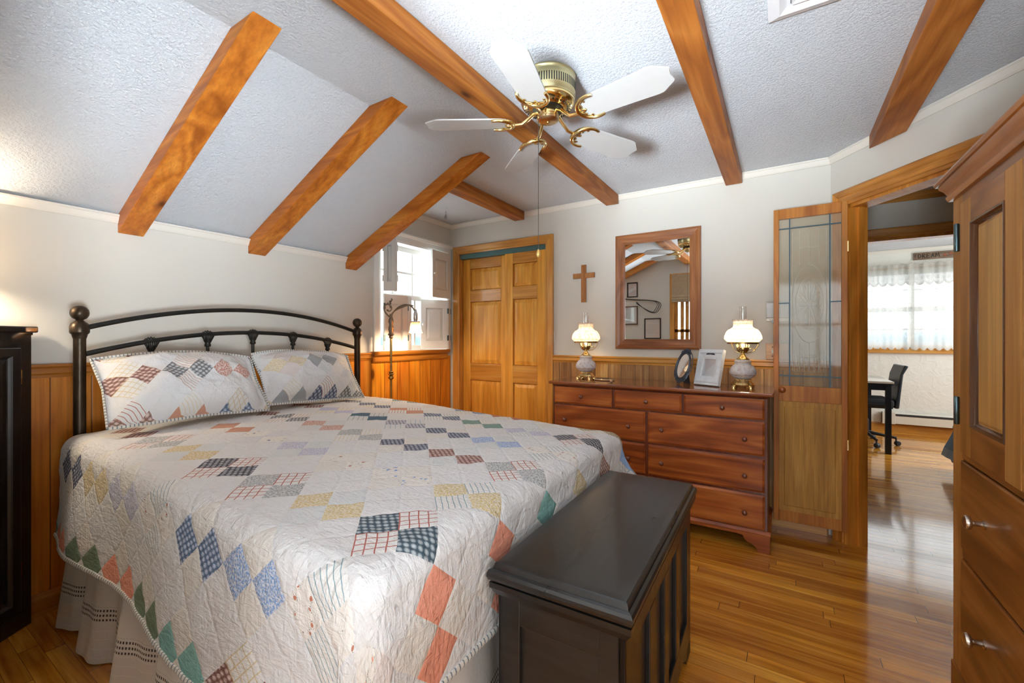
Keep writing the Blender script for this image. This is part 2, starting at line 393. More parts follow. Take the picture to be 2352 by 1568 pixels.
def thin_glass(name, tint, refl=.10, frost=0.0, fcol=(.8,.8,.75), rough=.03):
    g = G(name)
    t = g.n('ShaderNodeBsdfTransparent'); t.inputs[0].default_value = (*tint, 1)
    gl = g.n('ShaderNodeBsdfGlossy'); gl.inputs[1].default_value = rough; gl.inputs[0].default_value = (.9,.92,.92,1)
    lw = g.n('ShaderNodeLayerWeight'); lw.inputs[0].default_value = .25
    mx = g.n('ShaderNodeMixShader'); g.l(g.math('ADD', refl*.5, g.math('MULTIPLY', lw.outputs['Fresnel'], refl*2)), mx.inputs[0])
    last = t.outputs[0]
    if frost:
        d = g.n('ShaderNodeBsdfDiffuse'); d.inputs[0].default_value = (*fcol, 1)
        tr = g.n('ShaderNodeBsdfTranslucent'); tr.inputs[0].default_value = (*fcol, 1)
        a = g.n('ShaderNodeMixShader'); a.inputs[0].default_value = .4; g.l(d.outputs[0], a.inputs[1]); g.l(tr.outputs[0], a.inputs[2])
        b = g.n('ShaderNodeMixShader'); b.inputs[0].default_value = frost; g.l(t.outputs[0], b.inputs[1]); g.l(a.outputs[0], b.inputs[2])
        last = b.outputs[0]
    g.l(last, mx.inputs[1]); g.l(gl.outputs[0], mx.inputs[2]); g.l(mx.outputs[0], g.out.inputs[0]); return g.m
M['glass'] = thin_glass('window_pane', (.97,.98,.98), .06)
M['chimney'] = thin_glass('lamp_chimney_glass', (.93,.93,.92), .22)
M['frost'] = thin_glass('frosted_leaded_pane', (.97,.95,.90), .03, .22, (.76,.72,.58), .05)
M['picglass'] = thin_glass('picture_glass', (.95,.96,.97), .30)
def glow(name, c, trans, em, emc, pattern=None):
    g = G(name); co = g.coord()
    d = g.n('ShaderNodeBsdfDiffuse'); tr = g.n('ShaderNodeBsdfTranslucent')
    col = g.ramp(g.noise(co, 55, 4, .6, .5), [(.48, c), (.62, pattern or c)])
    g.l(col, d.inputs[0]); g.l(col, tr.inputs[0])
    mx = g.n('ShaderNodeMixShader'); mx.inputs[0].default_value = trans; g.l(d.outputs[0], mx.inputs[1]); g.l(tr.outputs[0], mx.inputs[2])
    gl = g.n('ShaderNodeBsdfGlossy'); gl.inputs[1].default_value = .12
    m2 = g.n('ShaderNodeMixShader'); m2.inputs[0].default_value = .05; g.l(mx.outputs[0], m2.inputs[1]); g.l(gl.outputs[0], m2.inputs[2])
    last = m2.outputs[0]
    if em:
        e = g.n('ShaderNodeEmission'); e.inputs[0].default_value = (*emc, 1); e.inputs[1].default_value = em
        a = g.n('ShaderNodeAddShader'); g.l(last, a.inputs[0]); g.l(e.outputs[0], a.inputs[1]); last = a.outputs[0]
    g.l(last, g.out.inputs[0]); return g.m
M['lampshade'] = glow('etched_milk_glass_shade', (.87,.82,.75), .5, 0, (1,1,1), (.66,.52,.41))
M['font'] = glow('etched_milk_glass_font', (.90,.90,.92), .3, 0, (1,1,1), (.74,.66,.62))
M['amber'] = glow('amber_glass_bell', (.86,.40,.11), .6, 0, (1,1,1))
M['linen'] = glow('linen_lamp_shade', (.86,.80,.70), .6, 0, (1,1,1))
def bulbm(name, c, st):
    g = G(name); e = g.n('ShaderNodeEmission'); e.inputs[0].default_value = (*c, 1); e.inputs[1].default_value = st
    g.l(e.outputs[0], g.out.inputs[0]); return g.m
M['bulb'] = bulbm('lit_bulb', (1, .80, .52), 6)
# quilt
def quilt(name, P=.095, warm=1.0):
    g = G(name); uv = g.n('ShaderNodeUVMap').outputs[0]; s = g.sep(uv); u, v = s[0], s[1]
    k = 1/(sqrt(2)*P)
    wob = g.math('MULTIPLY', g.math('SUBTRACT', g.noise(uv, 14, 2), .5), .07)
    r = g.math('ADD', g.math('MULTIPLY', g.math('ADD', u, v), k), wob)
    q = g.math('ADD', g.math('MULTIPLY', g.math('SUBTRACT', u, v), k), wob)
    ir, iq = g.math('FLOOR', r), g.math('FLOOR', q)
    br, bq = g.math('FLOOR', g.math('DIVIDE', r, 2.0)), g.math('FLOOR', g.math('DIVIDE', q, 2.0))
    def mod2(x): return g.math('SUBTRACT', x, g.math('MULTIPLY', g.math('FLOOR', g.math('MULTIPLY', x, .5)), 2.0))
    plainb = g.math('GREATER_THAN', mod2(g.math('ADD', br, bq)), .5)
    inner = g.math('GREATER_THAN', mod2(g.math('ADD', ir, iq)), .5)
    wn = g.white(g.comb(br, bq, 4.2)); hA = wn[0]; hs = g.sep(wn[1]); hB = hs[1]; hP = hs[2]
    A = [(.56,.57,.70), (.075,.10,.20), (.50,.19,.12), (.66,.50,.20), (.28,.42,.66), (.05,.12,.19), (.36,.38,.39), (.60,.30,.20), (.20,.32,.28), (.15,.21,.38), (.70,.58,.34), (.76,.36,.26)]
    cA = g.ramp(hA, [(i/len(A), c) for i, c in enumerate(A)], 'CONSTANT')
    NAVY, TEAL, RUST, MUST, GREY, LAV, BLUE, SAGE, SALM, JADE, CHAR = (.09,.13,.27), (.035,.13,.19), (.48,.17,.10), (.62,.47,.18), (.30,.33,.34), (.45,.46,.62), (.20,.36,.66), (.17,.24,.15), (.82,.33,.22), (.22,.46,.42), (.05,.055,.09)
    REDC, BLUC, GREENC, TANC = (.45,.12,.09), (.32,.47,.58), (.25,.38,.42), (.70,.60,.42)
    # block (row, col): patch colour, print (0 solid .45 scales .65 flowers .9 speckle), second fabric, stripes?, pale?
    OV = {(7,5): (TEAL,.45,REDC,0,0), (6,4): (MUST,.9,BLUC,0,1), (7,3): (BLUE,.65,TANC,0,1), (8,4): (MUST,.9,GREENC,1,0), (9,3): (GREY,.9,REDC,0,0), (10,2): (RUST,.65,GREENC,1,0),
          (11,1): (CHAR,.45,REDC,0,0), (8,2): (RUST,.45,BLUC,0,1), (7,1): (NAVY,.45,TANC,0,1), (6,2): (RUST,.65,TANC,0,1), (5,3): (GREY,.9,REDC,0,0), (4,2): (CHAR,.45,REDC,0,0),
          (3,1): (MUST,.9,BLUC,0,1), (5,1): (LAV,.9,BLUC,0,1), (4,0): (NAVY,.65,LAV,0,1), (6,0): (GREY,.9,TANC,1,0), (3,3): (RUST,.65,GREENC,1,0), (4,4): (BLUE,.45,TANC,0,1), (5,5): (BLUE,.9,TANC,0,1),
          (6,6): (RUST,.65,GREENC,1,0), (8,6): (SALM,0,TANC,0,1), (9,5): (SALM,0,TANC,0,1), (10,4): (JADE,0,TANC,0,1), (1,3): (SALM,0,TANC,0,1), (0,2): (SAGE,0,TANC,0,1), (2,4): (SAGE,0,TANC,0,1), (3,5): (JADE,0,TANC,0,1),
          (2,2): (LAV,.9,TANC,0,1), (1,1): (MUST,.9,TANC,1,0), (0,0): (NAVY,.45,TANC,0,1), (-1,1): (SALM,0,TANC,0,1), (2,0): (GREY,.9,REDC,0,0), (1,-1): (RUST,.45,TANC,0,1), (2,-2): (RUST,.65,TANC,0,1), (9,1): (BLUE,.9,BLUC,0,1), (8,0): (NAVY,.45,TANC,0,1), (10,0): (LAV,.9,BLUC,1,0)}
    strf = g.math('GREATER_THAN', hA, .5); pal = g.math('GREATER_THAN', hP, .62)
    cB0 = [(.30,.40,.46), (.46,.13,.10), (.66,.55,.34), (.34,.46,.55), (.72,.62,.44), (.55,.25,.16)]
    cB = g.ramp(hB, [(i/len(cB0), c) for i, c in enumerate(cB0)], 'CONSTANT')
    if P > .08:
        code = g.math('ADD', g.math('MULTIPLY', br, 64.0), bq); fl_ = g.comb(hP, strf, pal)
        for (a_, b_), (ca, pp, cb, st_, pl_) in OV.items():
            m_ = g.math('COMPARE', code, a_*64.0+b_, .5)
            cA = g.mix(m_, cA, (*ca, 1)); cB = g.mix(m_, cB, (*cb, 1)); fl_ = g.mix(m_, fl_, (pp, st_, pl_, 1))
        fs = g.sep(fl_); hP, strf, pal = fs[0], fs[1], fs[2]
    # prints on A
    sc = g.vor(g.mapping(uv, (1, 1.35, 1), (0, 0, .785)), 52, 'F1', 0, .12); scm = g.ramp(sc, [(.18, (.0,)*3), (.50, (1,)*3)])
    lightA = g.mix(.48, cA, (.86,.86,.84,1)); darkA = g.mix(.62, cA, (.02,.02,.03,1))
    pr1 = g.mix(scm, lightA, darkA)
    fl = g.vor(uv, 36, 'F1', 0, .55); fl2 = g.math('ADD', fl, g.math('MULTIPLY', g.math('SUBTRACT', g.noise(uv, 150, 2), .5), .22))
    flm = g.ramp(fl2, [(.17, (1,)*3), (.20, (0,)*3)]); lfm = g.ramp(fl2, [(.24, (0,)*3), (.26, (.7,)*3), (.30, (.7,)*3), (.32, (0,)*3)])
    lfm = g.math('MULTIPLY', lfm, g.math('GREATER_THAN', g.noise(uv, 90, 1), .52))
    pr2 = g.mix(lfm, (.80,.77,.72,1), (.16,.15,.14,1)); pr2 = g.mix(flm, pr2, cA)
    pr3 = g.mix(g.ramp(g.noise(uv, 160, 3), [(.42, (0,)*3), (.58, (.7,)*3)]), cA, (.82,.80,.76,1))
    p = g.mix(g.math('GREATER_THAN', hP, .30), cA, pr1)
    p = g.mix(g.math('GREATER_THAN', hP, .56), p, pr2)
    p = g.mix(g.math('GREATER_THAN', hP, .74), p, pr3)
    # B: stripes, checks, pale solids
    su = g.math('LESS_THAN', g.math('FRACT', g.math('MULTIPLY', r, 4.0)), .13)
    sv = g.math('LESS_THAN', g.math('FRACT', g.math('MULTIPLY', q, 4.0)), .13)
    chk = g.math('MAXIMUM', su, sv)
    st = g.math('LESS_THAN', g.math('FRACT', g.math('MULTIPLY', r, 6.0)), .16)
    ln = g.mix(strf, chk, st)
    cream = (.77,.765,.74,1)
    b1 = g.mix(ln, cream, cB)
    b2 = g.mix(.82, cB, cream)
    pb = g.mix(pal, b1, b2)
    pc = g.mix(inner, p, pb)
    pc = g.mix(.05, pc, cream)
    col = g.mix(plainb, pc, (.75,.75,.745,1))
    # seams + quilting puckers
    def edge(x):
        f = g.math('FRACT', x); return g.math('MINIMUM', f, g.math('SUBTRACT', 1.0, f))
    e = g.math('MINIMUM', edge(r), edge(q))
    seam = g.ramp(e, [(0.0, (0,)*3), (.10, (1,)*3)])
    stp = g.mapping(uv, (44, 14, 1), (0, 0, .7)); stq = g.mapping(uv, (15, 46, 1), (0, 0, .35))
    n = g.math('ADD', g.noise(stp, 1.0, 4, .6, .8), g.noise(stq, 1.3, 4, .6, .8))
    arc = g.vor(uv, 17, 'DISTANCE_TO_EDGE'); arcm = g.ramp(arc, [(0.0, (0,)*3), (.10, (1,)*3)])
    h = g.math('ADD', g.math('MULTIPLY', n, .8), g.math('MULTIPLY', seam, .22))
    h = g.math('ADD', h, g.math('MULTIPLY', arcm, .06))
    g.bsdf(col, .88, 0, g.bump(h, .75, .012), .15); return g.m
M['quilt'] = quilt('patchwork_quilt'); M['sham'] = quilt('patchwork_sham', .073)
g = G('blanket_stitch_binding'); uv = g.n('ShaderNodeUVMap').outputs[0]; s = g.sep(uv)
f = g.math('LESS_THAN', g.math('FRACT', g.math('MULTIPLY', s[0], 70.0)), .28)
g.bsdf(g.mix(f, (.74,.72,.66,1), (.20,.24,.26,1)), .9); M['stitch'] = g.m
g = G('eyelet_bed_skirt'); uv = g.n('ShaderNodeUVMap').outputs[0]; s = g.sep(uv)
band = g.math('MULTIPLY', g.math('GREATER_THAN', s[1], .155), g.math('LESS_THAN', s[1], .205))
row = g.math('LESS_THAN', g.math('ABSOLUTE', g.math('SUBTRACT', g.math('FRACT', g.math('MULTIPLY', s[1], 60.0)), .5)), .24)
hol = g.math('LESS_THAN', g.math('FRACT', g.math('MULTIPLY', s[0], 75.0)), .55)
eye = g.math('MULTIPLY', band, g.math('MULTIPLY', row, hol))
tuck = g.math('MULTIPLY', g.math('LESS_THAN', s[1], .15), g.math('LESS_THAN', g.math('FRACT', g.math('MULTIPLY', s[1], 34.0)), .12))
col = g.mix(eye, (.76,.73,.68,1), (.10,.085,.07,1)); col = g.mix(g.math('MULTIPLY', tuck, .5), col, (.86,.84,.80,1))
g.bsdf(col, .9, 0, g.bump(g.noise(uv, 60, 3), .3, .004), .1); M['skirt'] = g.m
# lace
g = G('heart_lace'); uv = g.n('ShaderNodeUVMap').outputs[0]; s = g.sep(uv)
d = g.vor(uv, 15, 'F1', 0, .12); ring = g.ramp(d, [(.10, (0,)*3), (.14, (1,)*3), (.24, (1,)*3), (.30, (0,)*3)])
net = g.vor(uv, 70, 'DISTANCE_TO_EDGE', 0, .4); netm = g.math('LESS_THAN', net, .10)
dens = g.n('ShaderNodeMapRange'); g.l(s[1], dens.inputs[0]); dens.inputs[1].default_value = .08; dens.inputs[2].default_value = .14; dens.inputs[3].default_value = .75; dens.inputs[4].default_value = .0
al = g.math('MAXIMUM', g.math('MULTIPLY', ring, .75), g.math('MULTIPLY', netm, .7)); al = g.math('MAXIMUM', al, dens.outputs[0])
al = g.math('MAXIMUM', al, g.math('MULTIPLY', g.math('GREATER_THAN', s[1], .96), .8)); al = g.math('ADD', g.math('MULTIPLY', al, .38), .60)
di = g.n('ShaderNodeBsdfDiffuse'); tr = g.n('ShaderNodeBsdfTranslucent'); tp = g.n('ShaderNodeBsdfTransparent')
di.inputs[0].default_value = (.66,.63,.56,1); tr.inputs[0].default_value = (.42,.43,.42,1)
m1 = g.n('ShaderNodeMixShader'); m1.inputs[0].default_value = .45; g.l(di.outputs[0], m1.inputs[1]); g.l(tr.outputs[0], m1.inputs[2])
m2 = g.n('ShaderNodeMixShader'); g.l(al, m2.inputs[0]); g.l(tp.outputs[0], m2.inputs[1]); g.l(m1.outputs[0], m2.inputs[2]); g.l(m2.outputs[0], g.out.inputs[0])
M['lace'] = g.m

# ------------------------------------------------------------------ the room shell
XL, YF, H, YN = -2.75, 3.27, 2.298, 0.12
P0 = Vector((0.246, 3.27, 0)); DA = Vector((0.597, -0.802, 0)).normalized(); NA = Vector((-0.802, -0.597, 0)).normalized()
FAR = lambda u, v, h: (u, YF - h, v)
LEFT = lambda u, v, h: (XL + h, u, v)
NEAR = lambda u, v, h: (u, YN + h, v)
def ANG(u, v, h):
    p = P0 + DA*u + NA*h; return (p.x, p.y, v)
XR = 1.15; SR = (XR - P0.x)/DA.x; YR = P0.y + DA.y*SR
def casing(bm, u0, u1, zt, prof, fn, z0=0.0, segs=(0, 1, 2)):
    rings = [[bm.verts.new(fn(u, v, h)) for u, v in ((u0-d, z0), (u0-d, zt+d), (u1+d, zt+d), (u1+d, z0))] for d, h in prof]
    n = len(rings)
    for k in range(n):
        a, b = rings[k], rings[(k+1) % n]
        for i in segs: bm.faces.new((a[i], a[i+1], b[i+1], b[i]))
    for k in range(4):
        if ((k-1) in segs) != (k in segs): bm.faces.new([q[k] for q in rings])
    bmesh.ops.delete(bm, geom=[v for v in bm.verts if not v.link_faces], context='VERTS')
    return bm
CAS = [(0, 0), (0, .012), (.008, .017), (.022, .014), (.05, .019), (.066, .022), (.072, .018), (.072, 0)]

bm = B()   # floor of all rooms
quad(bm, (-2.8, -2.5, 0), (3.2, -2.5, 0), (3.2, 7.6, 0), (-2.8, 7.6, 0))
struct('floor', bm, M['floor'])
bm = B()   # ceiling with sloped part and dormer cheek
XC = -1.655; YD = 2.115
quad(bm, (XC, -2.5, H), (1.3, -2.5, H), (1.3, YF+.02, H), (XC, YF+.02, H))
quad(bm, (XL, YD, H), (XC, YD, H), (XC, YF+.02, H), (XL, YF+.02, H))
quad(bm, (XL, -.1, 1.80), (XC, -.1, H), (XC, YD, H), (XL, YD, 1.80))
bm.faces.new([bm.verts.new(p) for p in ((XL, YD, 1.80), (XL, YD, H), (XC, YD, H))])
struct('ceiling', bm, M['ceil'])

# left wall with dormer window hole
WY0, WY1, WZ0, WZ1 = 2.39, 3.20, 1.095, 2.0
bm = B()
wall_holes(bm, YN-.1, YD, 0, 1.80, [], LEFT)
wall_holes(bm, YD, YF, 0, H, [(WY0, WY1, WZ0, WZ1)], LEFT)
wl = struct('wall_left', bm, M['wall'])
bm = B(); box(bm, XL+.001, XL+.012, YN, YF-.02, .0, 1.03); struct('wainscot', bm, M['wains_l'], wl)
CHAIR = [(0, 0), (.014, 0), (.016, .012), (.024, .02), (.024, .042), (.03, .05), (.03, .06), (0, .06)]
bm = B(); strip(bm, CHAIR, (XL+.001, YN, 1.025), (XL+.001, 2.315, 1.025), (1, 0, 0))
struct('trim_1', bm, M['trim_y'])['label'] = 'orange pine chair rail behind the bed'
CROWN = [(0, 0), (.006, 0), (.012, .008), (.022, .028), (.028, .032), (.028, .04), (0, .04)]
bm = B(); strip(bm, CROWN, (XL+.001, YN, 1.757), (XL+.001, YD, 1.757), (1, 0, 0))
struct('trim_2', bm, M['trimw'])['label'] = 'cream crown moulding below the sloped ceiling'
bm = B(); strip(bm, CROWN, (XL+.001, YD, H-.042), (XL+.001, YF, H-.042), (1, 0, 0))
strip(bm, CROWN, (XL, YF-.001, H-.042), (.246, YF-.001, H-.042), (0, -1, 0), m1=-.33)
a = ANG(0, 0, .001); b = ANG(SR, 0, .001)
strip(bm, CROWN, (a[0], a[1], H-.042), (b[0], b[1], H-.042), tuple(NA), m0=.33)
struct('trim_3', bm, M['trimw'])['label'] = 'cream crown moulding around the flat ceiling'
BASE = [(0, 0), (.016, 0), (.016, .072), (.010, .085), (.004, .092), (0, .092)]
bm = B(); strip(bm, BASE, (XL+.012, YN, 0), (XL+.012, YF-.02, 0), (1, 0, 0)); struct('baseboard_left', bm, M['trim_y'])

# far wall (dresser wall)
CU0, CU1, CZ = -2.637, -1.704, 2.0
bm = B(); wall_holes(bm, XL, P0.x, 0, H, [(CU0, CU1, 0, CZ)], FAR)
wf = struct('wall_far', bm, M['wall'])
bm = B(); box(bm, -1.63, P0.x-.01, YF-.012, YF-.001, 0, 1.0); struct('wainscot', bm, M['wains_f'], wf)
bm = B(); strip(bm, CHAIR, (-1.63, YF-.001, .998), (P0.x-.004, YF-.001, .998), (0, -1, 0))
struct('trim_4', bm, M['trim_x'])['label'] = 'orange pine chair rail above the dresser'
bm = B(); strip(bm, BASE, (-1.63, YF-.012, 0), (P0.x-.02, YF-.012, 0), (0, -1, 0)); struct('baseboard_far', bm, M['trim_x'])
tr = struct('trim_5', casing(B(), CU0, CU1, CZ, CAS, FAR, segs=(1,)), M['trim_x']); tr['label'] = 'golden pine casing around the closet doors'
for k in (0, 2): struct('leg', casing(B(), CU0, CU1, CZ, CAS, FAR, segs=(k,)), M['casing'], tr)
bm = B()   # closet interior
box(bm, CU0-.02, CU0, YF+.001, YF+.60, 0, CZ+.02); box(bm, CU1, CU1+.02, YF+.001, YF+.60, 0, CZ+.02)
box(bm, CU0, CU1, YF+.58, YF+.60, 0, CZ+.02); box(bm, CU0, CU1, YF+.001, YF+.60, CZ, CZ+.02)
struct('wall_closet', bm, M['casing'])
bm = B(); box(bm, CU0+.001, CU1-.001, YF+.004, YF+.09, CZ-.045, CZ-.001); struct('trim_6', bm, M['teal'])['label'] = 'dark sliding track above the closet doors'
def panel_door(name, u0, u1, z0, z1, y, mat, label):
    """sliding door: stiles and rails with three raised panels"""
    t = thing(name, label, 'door', ((u0+u1)/2, y, 0)); t['kind'] = 'structure'
    fn = lambda u, v, h: (u, y - h, v)
    st = .085; rails = [(z0, .20), (.80, .955), (1.545, 1.655), (1.862, z1)]
    bm = B(); box(bm, u0, u0+st, y-.018, y+.018, z0, z1); box(bm, u1-st, u1, y-.018, y+.018, z0, z1)
    obj('stile', bm, mat, t, bevel=.003)
    bm = B()
    for a, b in rails: box(bm, u0+st, u1-st, y-.018, y+.018, a, b)
    obj('rail', bm, M['trim_x'] if mat is M['closet'] else mat, t, bevel=.003)
    for (a, b), (c, d) in zip(rails, rails[1:]):
        bm = B(); mould(bm, u0+st+.042, u1-st-.042, b+.042, c-.042, [(.042, -.004), (.034, .004), (.030, .004), (.006, .011), (0, .012)], fn, cap=True)
        obj('panel', bm, mat, t)
    return t
panel_door('door_1', CU0+.004, -2.11, .012, 1.955, YF+.066, M['closet'], 'left sliding closet door of golden pine with raised panels')
panel_door('door_2', -2.125, CU1-.004, .012, 1.955, YF+.022, M['closet'], 'right sliding closet door of golden pine overlapping the left one')

# angled wall with the doorway
DS0, DS1, DZ = .125, .93, 1.972
bm = B(); wall_holes(bm, 0, SR, 0, H, [(DS0, DS1, 0, DZ)], ANG)
wall_holes(bm, -.02, SR, 0, H, [(DS0, DS1, 0, DZ)], lambda u, v, h: ANG(u, v, -.105))
struct('wall_angled', bm, M['wall'])
DCAS = [(0, 0), (0, .010), (.006, .014), (.018, .012), (.022, .017), (.05, .018), (.056, .024), (.082, .026), (.090, .02), (.090, 0)]
tr = struct('trim_7', casing(B(), DS0, DS1, DZ, DCAS, ANG, segs=(1,)), M['casing2a']); tr['label'] = 'orange pine casing around the doorway'
for k in (0, 2): struct('leg', casing(B(), DS0, DS1, DZ, DCAS, ANG, segs=(k,)), M['casing2'], tr)
bm = B()
for u0, u1, h0, h1 in ((DS0, DS0+.018, -.105, .0), (DS1-.018, DS1, -.105, .0)):
    prism(bm, [(u0, 0), (u1, 0), (u1, DZ), (u0, DZ)], ANG, h0, h1)
prism(bm, [(DS0, DZ-.018), (DS1, DZ-.018), (DS1, DZ), (DS0, DZ)], ANG, -.105, 0)
for u0, u1 in ((DS0+.018, DS0+.030), (DS1-.030, DS1-.018)):
    prism(bm, [(u0, 0), (u1, 0), (u1, DZ-.018), (u0, DZ-.018)], ANG, -.075, -.04)
struct('trim_8', bm, M['casing2'])['label'] = 'doorway jamb and stop of dark orange pine'
bm = B(); casing(bm, DS0, DS1, DZ, CAS, lambda u, v, h: ANG(u, v, -.105-h))
struct('trim_9', bm, M['casing2'])['label'] = 'doorway casing on the hallway side'
# right wall, near wall with shuttered window, rear recess behind the camera with two added windows
bm = B(); wall_holes(bm, -2.4, YR, 0, H, [(-1.30, -.30, .90, 2.1)], lambda u, v, h: (XR-h, u, v)); struct('wall_right', bm, M['wall'])
bm = B(); mould(bm, -1.30, -.30, .90, 2.1, [(0, -.05), (0, .015), (.07, .02), (.07, 0)], lambda u, v, h: (XR-h, u, v)); box(bm, XR+.01, XR+.04, -1.30, -.30, 1.48, 1.52); box(bm, XR+.01, XR+.04, -.82, -.78, .90, 2.1)
w5 = struct('added_window_side', bm, M['casing']); w5['label'] = 'unseen side window frame added behind the camera for the side fill light'  # invented opening, put in for the side fill light
NU0, NU1, NZ0, NZ1 = -1.30, -1.06, .95, 2.045
bm = B(); wall_holes(bm, XL, -.84, 0, 1.80, [(NU0, NU1, NZ0, NZ1)], NEAR); wall_holes(bm, -1.655, -.84, 1.80, H, [(NU0, NU1, NZ0, NZ1)], NEAR)
bm.faces.new([bm.verts.new(p) for p in ((XL, YN, 1.80), (XC, YN, 1.80), (XC, YN, H))])
quad(bm, (-.84, YN, 0), (-.84, -2.4, 0), (-.84, -2.4, H), (-.84, YN, H))
struct('wall_near', bm, M['wall'])
bm = B(); wall_holes(bm, -.84, XR, 0, H, [(-.65, 1.05, .75, 2.15)], lambda u, v, h: (u, -2.4, v)); struct('wall_rear', bm, M['wall'])
bm = B(); mould(bm, -.65, 1.05, .75, 2.15, [(0, -.05), (0, .015), (.07, .02), (.07, 0)], lambda u, v, h: (u, -2.4+h, v))
for u in (-.09, .49): box(bm, u-.02, u+.02, -2.42, -2.39, .75, 2.15)
box(bm, -.65, 1.05, -2.42, -2.39, 1.40, 1.44)
w4 = struct('added_window_rear', bm, M['casing']); w4['label'] = 'unseen wide window frame added behind the camera for the rear fill light'  # invented window, put in to go with the rear fill light

# ------------------------------------------------------------------ ceiling beams (each a thing)
def beam_flat(x0, x1, y0, y1, label, mat='beam', cut=None):
    bm = B(); zb = 2.224
    if cut: pts = [(x0, y0), (x1, y0), (x1, cut), (x0, y1)]
    else: pts = [(x0, y0), (x1, y0), (x1, y1), (x0, y1)]
    prism(bm, pts, lambda u, v, h: (u, v, h), zb, H-.001)
    o = obj('ceiling_beam', bm, M[mat], bevel=.003)
    return tag(o, label, 'beam', 'exposed ceiling beams')
beam_flat(-1.163, -1.068, YN+.001, YF-.03, 'long brown ceiling beam passing right beside the ceiling fan')
beam_flat(-.328, -.230, -2.39, YF-.03, 'long ceiling beam between the fan and the ceiling vent, ending above the mirror')
beam_flat(.396, .520, -2.39, 3.02, 'dark ceiling beam at the far right ending above the doorway', cut=2.86)
beam_flat(-1.998, -1.900, 2.17, YF-.03, 'short ceiling beam over the closet doors beyond the sloped beams')
def beam_slope(y0, y1, label):
    bm = B()
    poly = [(XL+.001, 1.711), (-1.506, H-.001), (XC-.002, H-.001), (XL+.001, 1.80-.001)]
    prism(bm, poly, lambda u, v, h: (u, h, v), y0, y1)
    o = obj('sloped_beam', bm, M['beamx'], bevel=.003)
    return tag(o, label, 'beam', 'sloped beams above the bed')
beam_slope(.771, .872, 'sloped orange beam nearest the camera, above the left end of the headboard')
beam_slope(1.378, 1.482, 'sloped orange beam second from the camera, over the middle of the bed')
beam_slope(2.067, 2.165, 'sloped orange beam farthest along, ending beside the shuttered window')
beam_slope(.155, .255, 'sloped beam against the near wall, seen only in the mirror')

# ------------------------------------------------------------------ dormer window with shutters
t = thing('window_1', 'white double hung window with folded panelled shutters beside the closet', 'window', (XL, 2.79, WZ0)); t['kind'] = 'structure'
bm = B()
mould(bm, WY0, WY1, WZ0, WZ1, [(0, -.16), (0, .0)], LEFT)          # reveal
casing(bm, WY0, 3.195, WZ1, [(0, 0), (0, .012), (.02, .016), (.06, .016), (.066, .012), (.066, 0)], LEFT, WZ0-.002)
strip(bm, [(0, 0), (.03, 0), (.04, .02), (.04, .03), (0, .03)], (XL+.001, WY0-.07, WZ1+.058), (XL+.001, 3.262, WZ1+.058), (1, 0, 0))
obj('frame', bm, M['white'], t)
LW = lambda y, z, h: (XL-.10+h, y, z)
def sash(name, y0, y1, z0, z1, x, vs, hs):
    fn = lambda u, v, h: (x+h, u, v)
    bm = B(); mould(bm, y0, y1, z0, z1, [(0, -.015), (-.035, -.015), (-.04, .0), (-.04, .015), (0, .015), (0, -.015)], fn)
    so = obj(name, bm, M['white'], t)
    bm = B()
    for y in vs: box(bm, x-.012, x+.012, y-.009, y+.009, z0+.03, z1-.03)
    for z in hs: box(bm, x-.011, x+.011, y0+.03, y1-.03, z-.009, z+.009)
    obj('muntin', bm, M['white'], so)
    bm = B(); quad(bm, (x, y0+.03, z0+.03), (x, y1-.03, z0+.03), (x, y1-.03, z1-.03), (x, y0+.03, z1-.03)); obj('pane', bm, M['glass'], so)
sash('upper_sash', WY0, WY1, 1.545, WZ1, -2.86, (2.585+.03, 2.85, 3.08), (1.745+.03,))
sash('lower_sash', WY0, WY1, WZ0, 1.575, -2.83, (2.62, 2.85, 3.08), (1.33,))
def shutter(hx, hy, ang, wdt, z0, z1, knob=False, fold=None, sx=1):
    """panelled shutter leaf hinged at (hx,hy), pointing along angle ang"""
    d = Vector((cos(ang), sin(ang), 0)); nrm = Vector((sin(ang), -cos(ang), 0))*sx
    o = Vector((hx, hy, 0))
    fn = lambda u, v, h: tuple(o + d*u + nrm*h + Vector((0, 0, v)))
    st = .05 if wdt > .15 else .035
    bm = B()
    for a, b, c, e in ((0.004, st, z0, z1), (wdt-st, wdt-.003, z0, z1), (st, wdt-st, z0, z0+.075), (st, wdt-st, z1-.075, z1)):
        prism(bm, [(a, c), (b, c), (b, e), (a, e)], fn, -.010, .010)
    so = obj('shutter', bm, M['white'], t)
    bm = B(); i = .028 if wdt > .15 else .015
    mould(bm, st+i, wdt-st-i, z0+.075+i, z1-.075-i, [(i, -.006), (i*.9, -.002), (.004, .007), (0, .008)], fn, cap=True)
    quad(bm, fn(st, z0+.075, -.006), fn(wdt-st, z0+.075, -.006), fn(wdt-st, z1-.075, -.006), fn(st, z1-.075, -.006))
    obj('shutter_panel', bm, M['white'], so)
    if knob:
        bm = B(); c = fn(wdt-.022, (z0+z1)/2, .016); lathe(bm, [(.004, -.008), (.004, 0), (.011, .006), (.011, .010), (.005, .015), (0, .016)], 12)
        q = nrm.to_track_quat('Z', 'Y').to_matrix().to_4x4(); bm.transform(Matrix.Translation(c) @ q); obj('knob', bm, M['ivory'], so, smooth=40)
    bm = B()
    for z in (z0+.10, z1-.10): prism(bm, [(-.004, z-.025), (.010, z-.025), (.010, z+.025), (-.004, z+.025)], fn, .008, .014)
    obj('hinge', bm, M['hinge'] if z1 < 1.6 else M['white'], so)
    return fn(wdt, 0, 0)
